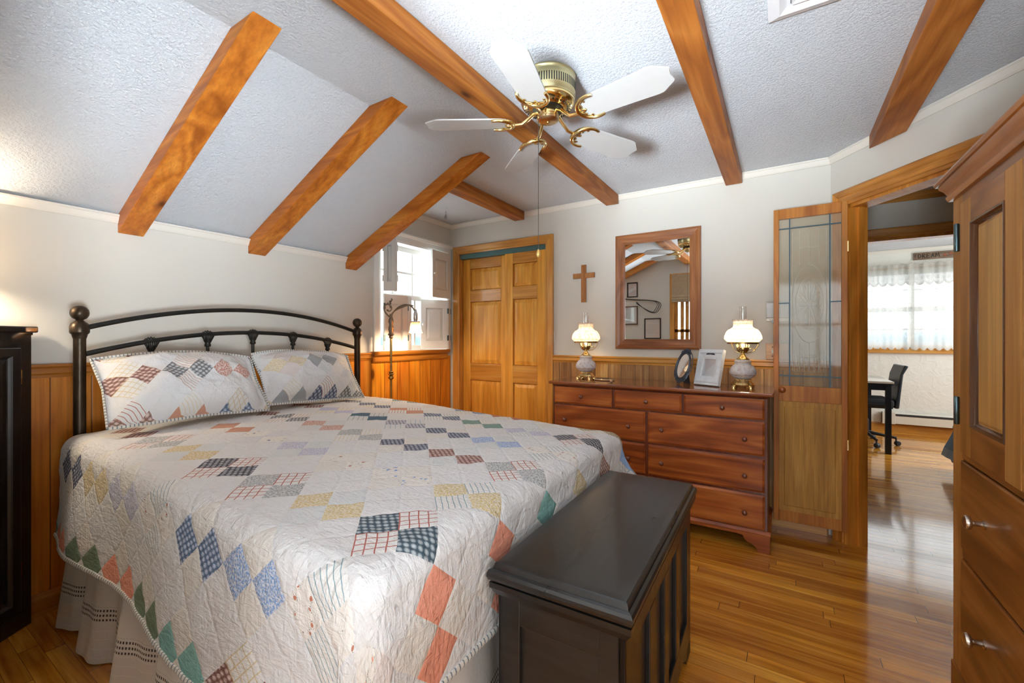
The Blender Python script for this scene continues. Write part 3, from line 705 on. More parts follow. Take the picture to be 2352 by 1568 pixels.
# upper pair (half open), lower pair (partly folded)
e = shutter(XL+.03, WY0+.012, radians(28), .105, 1.578, 2.02, sx=1); shutter(e[0], e[1], radians(148), .075, 1.578, 2.02, sx=1)
shutter(XL+.03, 3.215, radians(-84), .285, 1.572, 2.00, knob=True, sx=-1)
e = shutter(XL+.03, WY0+.012, radians(84), .235, 1.10, 1.555, sx=1); shutter(e[0], e[1], radians(122), .125, 1.10, 1.555, sx=1)
e = shutter(XL+.03, 3.215, radians(-60), .085, 1.10, 1.552, sx=-1); shutter(e[0], e[1], radians(-122), .262, 1.10, 1.552, knob=True, sx=-1)
bm = B(); strip(bm, [(0, 0), (.03, 0), (.05, .015), (.055, .03), (.055, .042), (0, .042)], (XL+.001, 2.30, 1.050), (XL+.001, YF-.075, 1.050), (1, 0, 0)); 
strip(bm, [(0, 0), (.02, 0), (.026, .01), (.026, .045), (0, .045)], (XL+.001, 2.30, 1.003), (XL+.001, YF-.075, 1.003), (1, 0, 0))
struct('trim_10', bm, M['trim_y'])['label'] = 'orange pine window sill under the shutters'

# ------------------------------------------------------------------ near wall window, shade, frames (seen in the mirror)
t = thing('window_3', 'shuttered near window with pine casing, seen in the mirror', 'window', (-1.11, YN, NZ0)); t['kind'] = 'structure'
bm = B(); mould(bm, NU0, NU1, NZ0, NZ1, [(0, -.08), (0, .010), (.056, .016), (.060, 0)], NEAR); obj('frame', bm, M['casing'], t)
bm = B()
for u in (NU0+.02, NU0+.10, -1.135): box(bm, u-.022, u+.022, YN-.06, YN-.03, NZ0, NZ1)
for z in (1.3,): box(bm, NU0, NU1, YN-.06, YN-.03, z-.02, z+.02)
obj('muntin', bm, M['casing'], t)
bm = B(); quad(bm, (NU0, YN-.07, NZ0), (NU1, YN-.07, NZ0), (NU1, YN-.07, NZ1), (NU0, YN-.07, NZ1)); obj('pane', bm, M['glass'], t)
bm = B()
poly = [(.012, 2.09), (.018, 2.09), (.018, 1.80), (.026, 1.77), (.022, 1.76), (.028, 1.735), (.023, 1.725), (.028, 1.705), (.016, 1.70), (.012, 1.72)]
prism(bm, poly, lambda u, v, h: (h, YN+u, v), NU0-.03, NU1+.02)
tag(obj('roman_shade', bm, M['shade_lin']), 'tan woven roman shade at the top of the near window, seen in the mirror', 'window shade')
def wall_frame(name, u0, u1, v0, v1, mat, label):
    t = thing(name, label, 'picture frame', ((u0+u1)/2, YN, (v0+v1)/2))
    bm = B(); mould(bm, u0+.016, u1-.016, v0+.016, v1-.016, [(0, .004), (0, .012), (.006, .018), (.016, .014), (.016, .001)], NEAR); obj('frame', bm, mat, t)
    bm = B(); quad(bm, NEAR(u0+.01, v0+.01, .004), NEAR(u1-.01, v0+.01, .004), NEAR(u1-.01, v1-.01, .004), NEAR(u0+.01, v1-.01, .004)); obj('document', bm, M['paper'], t)
    bm = B(); n = 6
    for i in range(n):
        z = v0 + (v1-v0)*(.3 + .45*i/n); box(bm, u0+.04, u1-.04-.02*(i % 2), YN+.0045, YN+.005, z, z+.003)
    obj('print', bm, M['grille'], t)
    bm = B(); quad(bm, NEAR(u0+.012, v0+.012, .009), NEAR(u1-.012, v0+.012, .009), NEAR(u1-.012, v1-.012, .009), NEAR(u0+.012, v1-.012, .009)); obj('glass', bm, M['picglass'], t)
wall_frame('picture_frame', -1.968, -1.812, 1.80, 2.02, M['blackf'], 'small black document frame, highest of three frames seen in the mirror')
wall_frame('picture_frame', -2.06, -1.812, 1.395, 1.67, M['brownf'], 'brown document frame at the left edge of the mirror, middle of three')
wall_frame('picture_frame', -1.715, -1.479, 1.185, 1.485, M['blackf'], 'black document frame lowest of the three frames seen in the mirror')
bm = B()
def bez(p, n=14):
    out = []
    for i in range(n+1):
        tt = i/n; a = [Vector(x) for x in p]
        while len(a) > 1: a = [x.lerp(y, tt) for x, y in zip(a, a[1:])]
        out.append(a[0])
    return out
for k in range(3):
    o = .012*k
    tube(bm, bez([(-2.1, YN+.012+o*.3, 1.80), (-1.8, YN+.02, 1.735-o), (-1.45, YN+.02+o, 1.77+.5*o), (-1.44-o*2, YN+.02+o, 1.70), (-1.50-o*3, YN+.02, 1.61-o)], 16) +
             bez([(-1.50-o*3, YN+.02, 1.61-o), (-1.56-o, YN+.02, 1.49+2*o), (-1.70, YN+.02+o, 1.60+o), (-1.83, YN+.015, 1.73-o)], 12)[1:], .004, 6)
tag(obj('looped_cable', bm, M['cable'], smooth=60), 'loop of thin dark cable hung on the near wall, seen in the mirror', 'cable')

# ------------------------------------------------------------------ folding glass door leaf
t = thing('door_3', 'folding door with leaded oval etched glass and worn lower panel', 'door', (.13, 3.165, 0)); t['kind'] = 'structure'
LX0, LX1, LY = -.050, .317, 3.15
LF = lambda u, v, h: (u, LY - h, v)
def lbox(bm, a, b, c, d): box(bm, a, b, LY, LY+.03, c, d)
for a, b in ((LX0, LX0+.028), (LX1-.028, LX1)):
    bm = B(); lbox(bm, a, b, .072, 1.993); obj('stile', bm, M['leaf'], t, bevel=.002)
for nm, c, d in (('top_rail', 1.932, 1.993), ('lock_rail', .812, .906), ('bottom_rail', .075, .142)):
    bm = B(); lbox(bm, LX0+.028, LX1-.028, c, d); obj(nm, bm, M['leaf'], t, bevel=.002)
bm = B(); lbox(bm, LX0+.028, LX1-.028, .142, .812); 
mould(bm, LX0+.06, LX1-.06, .175, .775, [(.022, -.0005), (.018, -.006), (.012, -.006), (0, .003), (-.004, .003)], LF, cap=True)
obj('lower_panel', bm, M['leafp'], t)
bm = B(); box(bm, LX0+.028, LX1-.028, LY+.012, LY+.017, .906, 1.932); gp = obj('glass_pane', bm, M['frost'], t)
bm = B()
for x in (.034, .234): box(bm, x-.003, x+.003, LY+.008, LY+.0205, .906, 1.932)
for z in (1.872, .968): box(bm, LX0+.028, LX1-.028, LY+.0085, LY+.020, z-.003, z+.003)
box(bm, LX0+.028, .034, LY+.0085, LY+.020, 1.411, 1.417); box(bm, .234, LX1-.028, LY+.0085, LY+.020, 1.411, 1.417)
obj('lead_came', bm, M['leadline'], gp)
bm = B(); ye = LY+.0105; cx_, cz_ = .134, 1.405
def line(pts, closed=False, r=.0009): tube(bm, [(x, ye, z) for x, z in pts], r, 4, closed)
line([(cx_+.070*cos(a), cz_+.155*sin(a)) for a in [2*pi*i/48 for i in range(48)]], True)
line([(cx_+.088*cos(a), cz_+.235*sin(a)) for a in [2*pi*i/48 for i in range(48)]], True)
line([(cx_+.012*cos(a), cz_+.022*sin(a)) for a in [2*pi*i/16 for i in range(16)]], True)
for k in range(12):
    a0 = 2*pi*k/12
    pts = []
    for i in range(15):
        s_ = i/14; rr = .16+.70*sin(pi*s_); aa = a0 + (s_-.5)*.50
        pts.append((cx_+.070*rr*cos(aa), cz_+.155*rr*sin(aa)))
    line(pts)
line([(.05, 1.85), (.05, 1.0), (.218, 1.0), (.218, 1.85)], True)
for z0_, z1_ in ((1.64, 1.85), (.99, 1.17)):
    for x in (.085, .134, .183): line([(x, z0_ if z0_ > 1.5 else z0_+.02), (x, z1_)])
    line([(.085, (z0_+z1_)/2), (.183, (z0_+z1_)/2)])
for k in range(6):
    x = .058 + k*.026; line([(x, 1.10), (x, .995), (x+.018, .995), (x+.018, 1.10)])
obj('etched_pattern', bm, M['etch'], gp)
bm = B(); lathe(bm, [(.006, 0), (.006, .010), (.016, .016), (.019, .024), (.015, .032), (0, .036)], 16, M=Matrix.Translation((-.004, LY, .882)) @ Matrix.Rotation(pi/2, 4, 'X'))
obj('knob', bm, M['knobd'], t, smooth=50)
bm = B(); box(bm, LX1-.002, LX1+.004, LY+.0, LY+.028, 1.70, 1.76); box(bm, LX1-.002, LX1+.004, LY+.0, LY+.028, .55, .61); obj('hinge', bm, M['brass'], t)

# ------------------------------------------------------------------ far wall hangings
t = thing('wall_mirror', 'rectangular wall mirror in a brown wooden frame above the dresser', 'mirror', (-.79, YF-.02, 1.55))
MW = lambda u, v, h: (u, YF-.004-h, v)
def half_frame(name, sides, mat):
    bm = B(); mould(bm, -1.028, -.550, 1.182, 1.915, [(-.008, .004), (-.008, .014), (.006, .020), (.03, .022), (.05, .030), (.062, .026), (.066, .016), (.066, 0)], MW, sides=sides); obj(name, bm, mat, t)
for q_ in 'LR': half_frame('frame_stile', q_, M['mirrorf'])
for q_ in 'TB': half_frame('frame_rail', q_, M['mirrorfh'])
bm = B(); quad(bm, *[MW(u, v, .011) for u, v in ((-1.036, 1.174), (-.542, 1.174), (-.542, 1.923), (-1.036, 1.923))]); obj('mirror_glass', bm, M['mirror'], t)
bm = B(); 
for a, b, c, d in ((-1.379, -1.339, 1.486, 1.787), (-1.450, -1.379, 1.680, 1.720), (-1.339, -1.266, 1.680, 1.720)): box(bm, a, b, YF-.018, YF-.002, c, d)
bmesh.ops.remove_doubles(bm, verts=bm.verts, dist=1e-5)
c = tag(obj('wooden_cross', bm, M['cross'], bevel=.0015), 'plain brown wooden cross hanging between the closet and the mirror', 'cross')
bm = B(); lathe(bm, [(.003, 0), (.003, .002), (0, .003)], 10, M=Matrix.Translation((-1.359, YF-.018, 1.772)) @ Matrix.Rotation(pi/2, 4, 'X')); obj('nail_hole', bm, M['ink'], c)
t = thing('door_chime', 'grey ribbed wall chime box beside the folding glass door', 'door chime', (-.03, YF, 1.37))
bm = B(); box(bm, -.092, .03, YF-.045, YF-.001, 1.325, 1.428); obj('cover', bm, M['grille'], t, bevel=.004)
bm = B()
for i in range(20): box(bm, -.087+i*.0058, -.0842+i*.0058, YF-.0475, YF-.044, 1.332, 1.420)
obj('rib', bm, M['vent'], t)
bm = B(); box(bm, -.090, .03, YF-.046, YF-.001, 1.308, 1.3245); obj('name_plate', bm, M['ivory'], t)
bm = B(); x = -.074
for dx, pts in ((0, [(0, .006), (.006, .007), (0, 0), (.007, .0)]), (.012, [(0, 0), (.003, .005), (.005, .0)]), (.019, [(0, .004), (.004, .001), (.008, .003)]), (.03, [(0, 0), (.01, .002)])):
    tube(bm, [(x+dx+u, YF-.0465, 1.3115+v) for u, v in pts], .0009, 5)
obj('script_lettering', bm, M['ink'], t)
bm = B(); box(bm, -.060, -.045, YF-.035, YF-.01, 1.300, 1.308); obj('bracket', bm, M['hinge'], t)
t = thing('light_switch', 'light switch on an orange pine plate above the chair rail', 'light switch', (-.04, YF, 1.11))
bm = B(); box(bm, -.094, .03, YF-.014, YF-.001, 1.060, 1.166); obj('wood_plate', bm, M['trim_x'], t, bevel=.002)
bm = B(); box(bm, -.063, -.052, YF-.018, YF-.013, 1.100, 1.126); box(bm, -.061, -.054, YF-.028, YF-.015, 1.110, 1.118); obj('toggle', bm, M['ivory'], t)
for z in (1.142, 1.082):
    bm = B(); lathe(bm, [(.004, 0), (.003, .003), (0, .004)], 10, M=Matrix.Translation((-.0575, YF-.014, z)) @ Matrix.Rotation(pi/2, 4, 'X'))
    obj('screw', bm, M['nickel'], t)
# ceiling vent and crystal pendant
t = thing('ceiling_vent', 'white square ceiling vent with stepped louvres at the top edge', 'vent', (.11, 1.60, H))
CE = lambda u, v, h: (u, v, H-.001-h)
bm = B(); mould(bm, -.01, .25, 1.47, 1.715, [(.033, 0), (.033, .006), (0, .016), (-.02, .004), (-.03, .004)], CE); obj('frame', bm, M['vent'], t)
for k in range(3):
    i = .035+k*.032
    bm = B(); mould(bm, -.01+i, .25-i, 1.47+i, 1.715-i, [(.002, .002), (0, .014), (-.020, .003)], CE, cap=(k == 2)); obj('louvre', bm, M['vent'], t)
bm = B(); quad(bm, *[CE(u, v, .001) for u, v in ((-.03, 1.45), (.27, 1.45), (.27, 1.735), (-.03, 1.735))]); obj('cavity', bm, M['ventdark'], t)
t = thing('crystal_pendant', 'small crystal drop hanging from a ceiling hook near the shuttered window', 'pendant', (-2.41, 2.80, H))
bm = B(); lathe(bm, [(.010, -.001), (.008, -.006), (.003, -.010), (.003, -.026), (0, -.028)], 10, (-2.41, 2.80, H)); obj('hook', bm, M['vent'], t, smooth=40)
bm = B(); tube(bm, [(-2.41, 2.80, H-.026), (-2.41, 2.80, H-.055)], .0016, 5); lathe(bm, [(0, 0), (.005, -.002), (0, -.012)], 8, (-2.41, 2.80, H-.038)); obj('chain', bm, M['crystal'], t)
bm = B(); lathe(bm, [(0, -.052), (.004, -.056), (.011, -.076), (.012, -.085), (.007, -.096), (0, -.101)], 8, (-2.41, 2.80, H)); obj('drop', bm, M['crystal'], t)

# ------------------------------------------------------------------ dresser
t = thing('dresser', 'long reddish brown wooden dresser with ten drawers and bracket feet', 'dresser', (-.735, 3.02, 0))
DX0, DX1, DYF, DYB = -1.398, -.072, 2.80, 3.235
DF = lambda u, v, h: (u, DYF - h, v)
bm = B(); box(bm, DX0, DX1, DYF, DYB, .105, .872); obj('carcass', bm, M['dresserv'], t, bevel=.002)
bm = B()
box(bm, DX0-.03, DX1+.03, DYF-.025, DYB+.003, .872, .893)
obj('top', bm, M['dressert'], t, bevel=.007)
bm = B(); strip(bm, [(0, 0), (.012, .006), (.018, .014), (0, .014)], (DX0, DYF, .858), (DX1, DYF, .858), (0, -1, 0)); obj('top_moulding', bm, M['dresserv'], t)
def drawer(u0, u1, v0, v1, knobs, parent=t, fn=DF, mat=None, ex=.014):
    bm = B(); mould(bm, u0+.014, u1-.014, v0+.014, v1-.014, [(.012, 0), (.012, ex*.45), (.006, ex*.72), (0, ex), (-.004, ex)], fn, cap=True)
    d = obj('drawer', bm, mat or M['dresser'], parent)
    for ku, kv in knobs:
        bm = B(); c = fn(ku, kv, ex)
        lathe(bm, [(.007, 0), (.006, .010), (.012, .015), (.0145, .021), (.011, .027), (0, .030)], 16, M=Matrix.Translation(c) @ Matrix.Rotation(pi/2, 4, 'X'))
        obj('knob', bm, M['knobw'], d, smooth=50)
    return d
for u0, u1 in ((-1.388, -.963), (-.947, -.523), (-.514, -.084)): drawer(u0, u1, .738, .857, [((u0+u1)/2, .796)])
for v0, v1, kz in ((.536, .730, .628), (.332, .526, .421), (.124, .322, .213)):
    drawer(-1.388, -.743, v0, v1, [(-1.298, kz), (-.848, kz)]); drawer(-.729, -.084, v0, v1, [(-.640, kz), (-.184, kz)])
bm = B(); strip(bm, [(0, 0), (.014, 0), (.014, .006), (.004, .020), (0, .022)], (DX0-.014, DYF, .098), (DX1+.014, DYF, .098), (0, -1, 0))
strip(bm, [(0, 0), (.014, 0), (.014, .006), (.004, .020), (0, .022)], (DX1, DYF, .098), (DX1, DYB, .098), (1, 0, 0)); obj('base_moulding', bm, M['dresser'], t)
def foot_poly(u0, s):
    return [(u0, 0), (u0+s*.062, 0), (u0+s*.068, .022), (u0+s*.085, .036), (u0+s*.112, .046), (u0+s*.128, .060), (u0+s*.135, .078), (u0+s*.165, .082), (u0+s*.165, .10), (u0, .10)]
for u0, s_ in ((DX0-.012, 1), (DX1+.012, -1)):
    bm = B(); prism(bm, foot_poly(u0, s_), DF, -.008, .013)
    f2 = foot_poly(0, 1); prism(bm, f2, (lambda u, v, h: (u0 - s_*h, DYF-.012+u, v)), -.018, 0); 
    obj('bracket_foot', bm, M['dresser'], t, bevel=.002)
bm = B(); box(bm, DX0, DX1, DYF+.0, DYF+.015, .078, .105); obj('apron', bm, M['dresser'], t)
for s_, x in ((0, DX0), (1, DX1)):
    bm = B(); box(bm, x-.001 if s_ else x, x if s_ else x+.001, DYB-.05, DYB, 0, .105); box(bm, x-.02 if s_ else x, x if s_ else x+.02, DYB-.05, DYB, 0, .105); obj('rear_foot', bm, M['dresserv'], t)

# ------------------------------------------------------------------ hurricane lamps
ZD = .893
def hurricane(loc, label, power):
    t = thing('hurricane_lamp', label, 'lamp', loc, group='glass hurricane lamps on the dresser')
    L = lambda nm, prof, mat, seg=32, par=None, cap=True, sm=50: obj(nm, lathe(B(), prof, seg, cap=cap), mat, par or t, smooth=sm, world=False)
    bm = B(); lathe(bm, [(.066, .012), (.068, .018), (.060, .024), (.058, .030), (.050, .034), (.047, .042), (.041, .046), (.040, .052), (.028, .054)], 32)
    for k in range(4):
        a = pi/4 + k*pi/2; c = Vector((cos(a)*.066, sin(a)*.066, 0))
        lathe(bm, [(.013, 0), (.013, .006), (.009, .014), (0, .018)], 10, c)
    base = obj('brass_base', bm, M['brass'], t, smooth=50, world=False)
    bm = B()
    for k in range(20):
        a = 2*pi*k/20; lathe(bm, [(0, .044), (.0045, .046), (.005, .050), (0, .053)], 6, (cos(a)*.042, sin(a)*.042, 0))
    obj('pierced_gallery', bm, M['brass'], base, smooth=50, world=False)
    L('glass_font', [(.034, .053), (.046, .057), (.066, .073), (.0755, .088), (.0755, .100), (.068, .122), (.056, .136), (.047, .141), (.045, .150), (.048, .158), (.048, .164), (.038, .172)], M['font'])
    for z, r in ((.079, .0708), (.158, .0485)):
        L('gilt_band', [(r, z-.0012), (r+.0012, z), (r, z+.0012)], M['copper'], cap=False)
    L('brass_collar', [(.038, .172), (.036, .178), (.026, .186), (.018, .196), (.012, .206), (.010, .214), (.013, .216)], M['brass'])
    L('burner', [(.012, .214), (.024, .219), (.033, .229), (.035, .238), (.034, .248), (.026, .250)], M['antique'])
    bm = B()
    for k in range(14):
        a = 2*pi*k/14; c = Vector((cos(a), sin(a), 0))
        tube(bm, [c*.032+Vector((0, 0, .246)), c*.037+Vector((0, 0, .258)), c*.034+Vector((0, 0, .270))], .0022, 5)
    obj('prong_ring', bm, M['brass'], t, smooth=60, world=False)
    for k in range(3):
        a = .35 + 2*pi*k/3; c = Vector((cos(a), sin(a), 0)); z = Vector((0, 0, 1))
        bm = B(); tube(bm, bez([c*.088+z*.272, c*.080+z*.245, c*.066+z*.212, c*.014+z*.214], 12), .0022, 6); obj('shade_arm', bm, M['antique'], t, smooth=60, world=False)
    bm = B(); tube(bm, [(.034, 0, .240), (.050, -.004, .243), (.060, -.006, .238)], .0018, 5); lathe(bm, [(0, -.004), (.006, -.003), (.006, .003), (0, .004)], 10, (.062, -.006, .238)); obj('wick_key', bm, M['antique'], t, smooth=50, world=False)
    L('shade_ring', [(.084, .270), (.089, .270), (.0895, .280), (.087, .282), (.084, .282)], M['antique'], cap=False)
    prof = [(.086, .281), (.094, .288), (.103, .296), (.1055, .303), (.104, .318), (.096, .340), (.086, .354), (.079, .361), (.066, .366), (.056, .374), (.053, .384), (.054, .394), (.056, .398)]
    bm = B(); lathe(bm, prof, 40, cap=False)
    rim = []
    seg = 80; rings = []
    for r, z, am in ((.056, .398, 0), (.053, .406, .001), (.055, .414, .004), (.061, .420, .008)):
        rings.append([bm.verts.new(((r+am*.4*sin(14*2*pi*i/seg))*cos(2*pi*i/seg), (r+am*.4*sin(14*2*pi*i/seg))*sin(2*pi*i/seg), z+am*.5*sin(14*2*pi*i/seg))) for i in range(seg)])
    for a, b in zip(rings, rings[1:]):
        for i in range(seg): bm.faces.new((a[i], a[(i+1) % seg], b[(i+1) % seg], b[i]))
    sh = obj('glass_shade', bm, M['lampshade'], t, smooth=60, world=False)
    for z, r in ((.296, .1036), (.361, .0795), (.397, .0565)):
        obj('gilt_band', lathe(B(), [(r, z-.001), (r+.0012, z), (r, z+.001)], 40, cap=False), M['copper'], sh, smooth=50, world=False)
    L('glass_chimney', [(.026, .255), (.030, .285), (.034, .315), (.028, .355), (.0215, .395), (.0195, .440), (.0195, .498), (.0205, .502)], M['chimney'], cap=False)
    L('bulb', [(.008, .255), (.010, .272), (.019, .296), (.022, .312), (.017, .328), (0, .336)], M['bulb'], 16)
    return t
LA = (-1.268, 3.085, ZD); LB = (-.212, 3.045, ZD)
hurricane(LA, 'milk glass hurricane lamp at the left end of the dresser, nearer the closet', 1)
hurricane(LB, 'milk glass hurricane lamp at the right end of the dresser, beside the white photo frame', 1)
point('lamp_light_left', (LA[0], LA[1], LA[2]+.318), 2.8, (1, .70, .40), .024)
point('lamp_light_right', (LB[0], LB[1], LB[2]+.318), 4.6, (1, .74, .46), .024)

# ------------------------------------------------------------------ things on the dresser top
t = thing('hand_mirror', 'wooden hand mirror lying flat on the dresser beside the left lamp', 'hand mirror', (-1.10, 3.02, ZD), radians(-22))
bm = B(); 
prof = [(.0, .0), (.058, .001), (.064, .006), (.060, .011), (.053, .012)]
lathe(bm, [(max(r, 1e-7), z) for r, z in prof], 32, cap=False)
for v in bm.verts: v.co.x *= 1.25
obj('rim', bm, M['handglass_wood'], t, smooth=50, world=False)
bm = B(); lathe(bm, [(.054, .0105), (.054, .0115), (0, .0116)], 32); 
for v in bm.verts: v.co.x *= 1.25
obj('glass', bm, M['blackpl'], t, world=False)
bm = B(); tube(bm, [(.066, -.01, .008), (.090, -.03, .009), (.115, -.055, .011), (.135, -.078, .0115)], lambda s_: .007+.004*s_, 8); lathe(bm, [(0, -.012), (.010, -.006), (.011, .002), (0, .010)], 10, (.137, -.080, .0125)); obj('handle', bm, M['handglass_wood'], t, smooth=60, world=False)

def photo_frame_axes(cx_, cy_, rot, lean):
    """returns fn(u,v,h): u along width, v up the leaning face, h out of the face"""
    wd = Vector((cos(rot), sin(rot), 0)); nf = Vector((sin(rot), -cos(rot), 0)); up = (Vector((0, 0, 1))*cos(lean) - nf*sin(lean)); n = (nf*cos(lean) + Vector((0, 0, 1))*sin(lean))
    o = Vector((cx_, cy_, ZD))
    return lambda u, v, h: tuple(o + wd*u + up*v + n*h)
t = thing('photo_frame', 'white distressed rectangular photo frame leaning beside the right lamp', 'photo frame', (-.415, 3.04, ZD))
fw = photo_frame_axes(-.415, 3.015, radians(-27), radians(15))
bm = B(); mould(bm, -.040, .040, .065, .175, [(0, -.006), (0, .006), (.006, .006), (.014, .010), (.036, .012), (.040, .018), (.044, .018), (.046, .014), (.046, -.012)], fw)
mould(bm, -.040, .040, .065, .175, [(.046, -.012), (-.002, -.012)], fw, cap=True); obj('frame', bm, M['whitep'], t)
for v0, v1 in ((.004, .0191), (.2209, .238)):
    bm = B(); prism(bm, [(-.086, v0), (.086, v0), (.086, v1), (-.086, v1)], fw, -.012, .0135); obj('frame_end', bm, M['whitep'], t)
bm = B()
for k in range(9):
    a = pi*k/8; c = Vector((.030*cos(a), .208+.004*sin(3*a), 0))
    tube(bm, [fw(c.x*.3, .204, .013), fw(c.x*.7, .204+.012*sin(a), .014), fw(c.x, .203+.018*sin(a)*.8, .013)], .0024, 5)
obj('carved_ornament', bm, M['pewter'], t, smooth=60)
bm = B(); quad(bm, fw(-.040, .065, -.004), fw(.040, .065, -.004), fw(.040, .175, -.004), fw(-.040, .175, -.004)); obj('picture', bm, M['paper'], t)
bm = B(); quad(bm, fw(-.040, .065, .001), fw(.040, .065, .001), fw(.040, .175, .001), fw(-.040, .175, .001)); obj('glass', bm, M['picglass'], t)
bm = B(); prism(bm, [(-.02, 0), (.02, 0), (.015, .13), (-.015, .13)], lambda u, v, h: (fw(u, v*.8+.02, -.012)[0] + (.13-v)*.30*0, fw(u, v, -.012)[1] + (.13-v)*.42, ZD + v*.95), 0, .003)
obj('easel_back', bm, M['blackpl'], t)
t = thing('photo_frame', 'small oval photo frame of ornate dark metal left of the white frame', 'photo frame', (-.56, 3.08, ZD))
fo = photo_frame_axes(-.590, 3.045, radians(-44), radians(17))
def oval_tube(bm, ru, rv, cv, h, r, wob=0, k=0, n=64):
    tube(bm, [fo((ru+wob*sin(k*2*pi*i/n))*cos(2*pi*i/n), cv+(rv+wob*sin(k*2*pi*i/n))*sin(2*pi*i/n), h) for i in range(n)], r, 6, True)
bm = B(); oval_tube(bm, .066, .090, .125, .004, .006); oval_tube(bm, .061, .085, .125, .007, .003); obj('oval_rim', bm, M['pewter'], t, smooth=60)
bm = B()
tube(bm, [fo(.084*cos(a), .125+.108*sin(a), 0) for a in [2*pi*i/60 for i in range(60)]], .0032, 6, True)
rnd = random.Random(3)
for a0, a1, n in ((-2.75, -.4, 24), (1.05, 2.1, 12)):
    for i in range(n):
        a = a0 + (a1-a0)*i/(n-1); rr = 1 + rnd.uniform(-.05, .10)
        c = (.076*rr*cos(a), .125+.099*rr*sin(a))
        p = [fo(c[0]+.011*cos(a+tt*1.9), c[1]+.011*sin(a+tt*1.9), .002+.004*sin(tt)) for tt in (0, .8, 1.6, 2.4, 3.2)]
        tube(bm, p, .0034, 5)
        lathe(bm, [(0, -.005), (.0055, 0), (0, .005)], 6, fo(c[0]*1.06, .125+(c[1]-.125)*1.06, .003))
for du, dv in ((0, .236), (-.012, .228), (.012, .228), (0, .222)): lathe(bm, [(0, -.008), (.008, 0), (0, .008)], 8, fo(du, dv, .003))
obj('scroll_ornament', bm, M['pewter'], t, smooth=60)
bm = B(); bm.faces.new([bm.verts.new(fo(.063*cos(2*pi*i/40), .125+.087*sin(2*pi*i/40), .001)) for i in range(40)]); obj('picture', bm, M['paper'], t)
bm = B(); bm.faces.new([bm.verts.new(fo(.062*cos(2*pi*i/40), .125+.086*sin(2*pi*i/40), .005)) for i in range(40)]); obj('glass', bm, M['picglass'], t)
bm = B(); a = Vector(fo(-.026, .13, -.006)); b = Vector(fo(.026, .13, -.006)); c = Vector(fo(.034, .0, -.006)) + Vector((.035, .055, 0)); d = Vector(fo(-.034, .0, -.006)) + Vector((.035, .055, 0))
c.z = d.z = ZD+.001
th = Vector((.002, .003, 0))
vs = [bm.verts.new(p) for p in (a, b, c, d)]; v2 = [bm.verts.new(p+th) for p in (a, b, c, d)]
bm.faces.new(vs); bm.faces.new(v2[::-1])
for i in range(4): bm.faces.new((vs[i], vs[(i+1) % 4], v2[(i+1) % 4], v2[i]))
obj('easel_back', bm, M['blackpl'], t)

# ------------------------------------------------------------------ ceiling fan
FX, FY = -.841, 1.63
t = thing('ceiling_fan', 'white five blade hugger ceiling fan with brass fittings', 'ceiling fan', (FX, FY, H))
bm = B(); lathe(bm, [(.100, -.001), (.114, -.003), (.117, -.010), (.113, -.016), (.113, -.022), (.115, -.026), (.115, -.092), (.112, -.096), (.112, -.100), (.108, -.104)], 48)
hs = obj('motor_housing', bm, M['brasspale'], t, smooth=40, world=False)
bm = B()
for k in range(72):
    a = 2*pi*k/72; Mx = Matrix.Rotation(a, 4, 'Z')
    box(bm, .1148, .1157, -.0021, .0021, -.074, -.040, Mx)
obj('vent_slots', bm, M['darkslot'], hs, world=False)
bm = B(); lathe(bm, [(.110, -.103), (.112, -.108), (.109, -.118), (.098, -.128), (.078, -.136), (.066, -.138)], 48); br = obj('brass_dome', bm, M['brass'], t, smooth=50, world=False)
bm = B()
for k in range(30):
    a = 2*pi*k/30; Mx = Matrix.Rotation(a, 4, 'Z') @ Matrix.Translation((.0955, 0, -.1302)) @ Matrix.Rotation(radians(35), 4, 'Y')
    box(bm, -.004, .004, -.002, .002, -.0012, .0008, Mx)
    Mx = Matrix.Rotation(a, 4, 'Z') @ Matrix.Translation((.082, 0, -.1355)) @ Matrix.Rotation(radians(24), 4, 'Y')
    box(bm, -.006, .006, -.0025, .0025, -.0012, .0008, Mx)
obj('vent_slots', bm, M['darkslot'], br, world=False)
bm = B(); lathe(bm, [(.066, -.134), (.064, -.142), (.050, -.148), (.030, -.150)], 32); obj('flywheel', bm, M['darkslot'], t, smooth=50, world=False)
bm = B(); lathe(bm, [(.030, -.140), (.043, -.142), (.045, -.150), (.045, -.168), (.043, -.172)], 40); obj('switch_housing', bm, M['brass'], t, smooth=40, world=False)
bm = B(); lathe(bm, [(.043, -.170), (.046, -.174), (.045, -.182), (.034, -.188), (.006, -.190), (.006, -.193), (0, -.194)], 40); obj('end_cap', bm, M['copper'], t, smooth=40, world=False)
def blade_outline():
    # along +x from r=.175 to .52
    return [(.176, -.050), (.20, -.057), (.45, -.069), (.466, -.067), (.513, -.034), (.516, -.028), (.510, 0), (.516, .028), (.513, .034), (.466, .067), (.45, .069), (.20, .057), (.176, .050), (.166, .02), (.166, -.02)]
A0 = -1.374
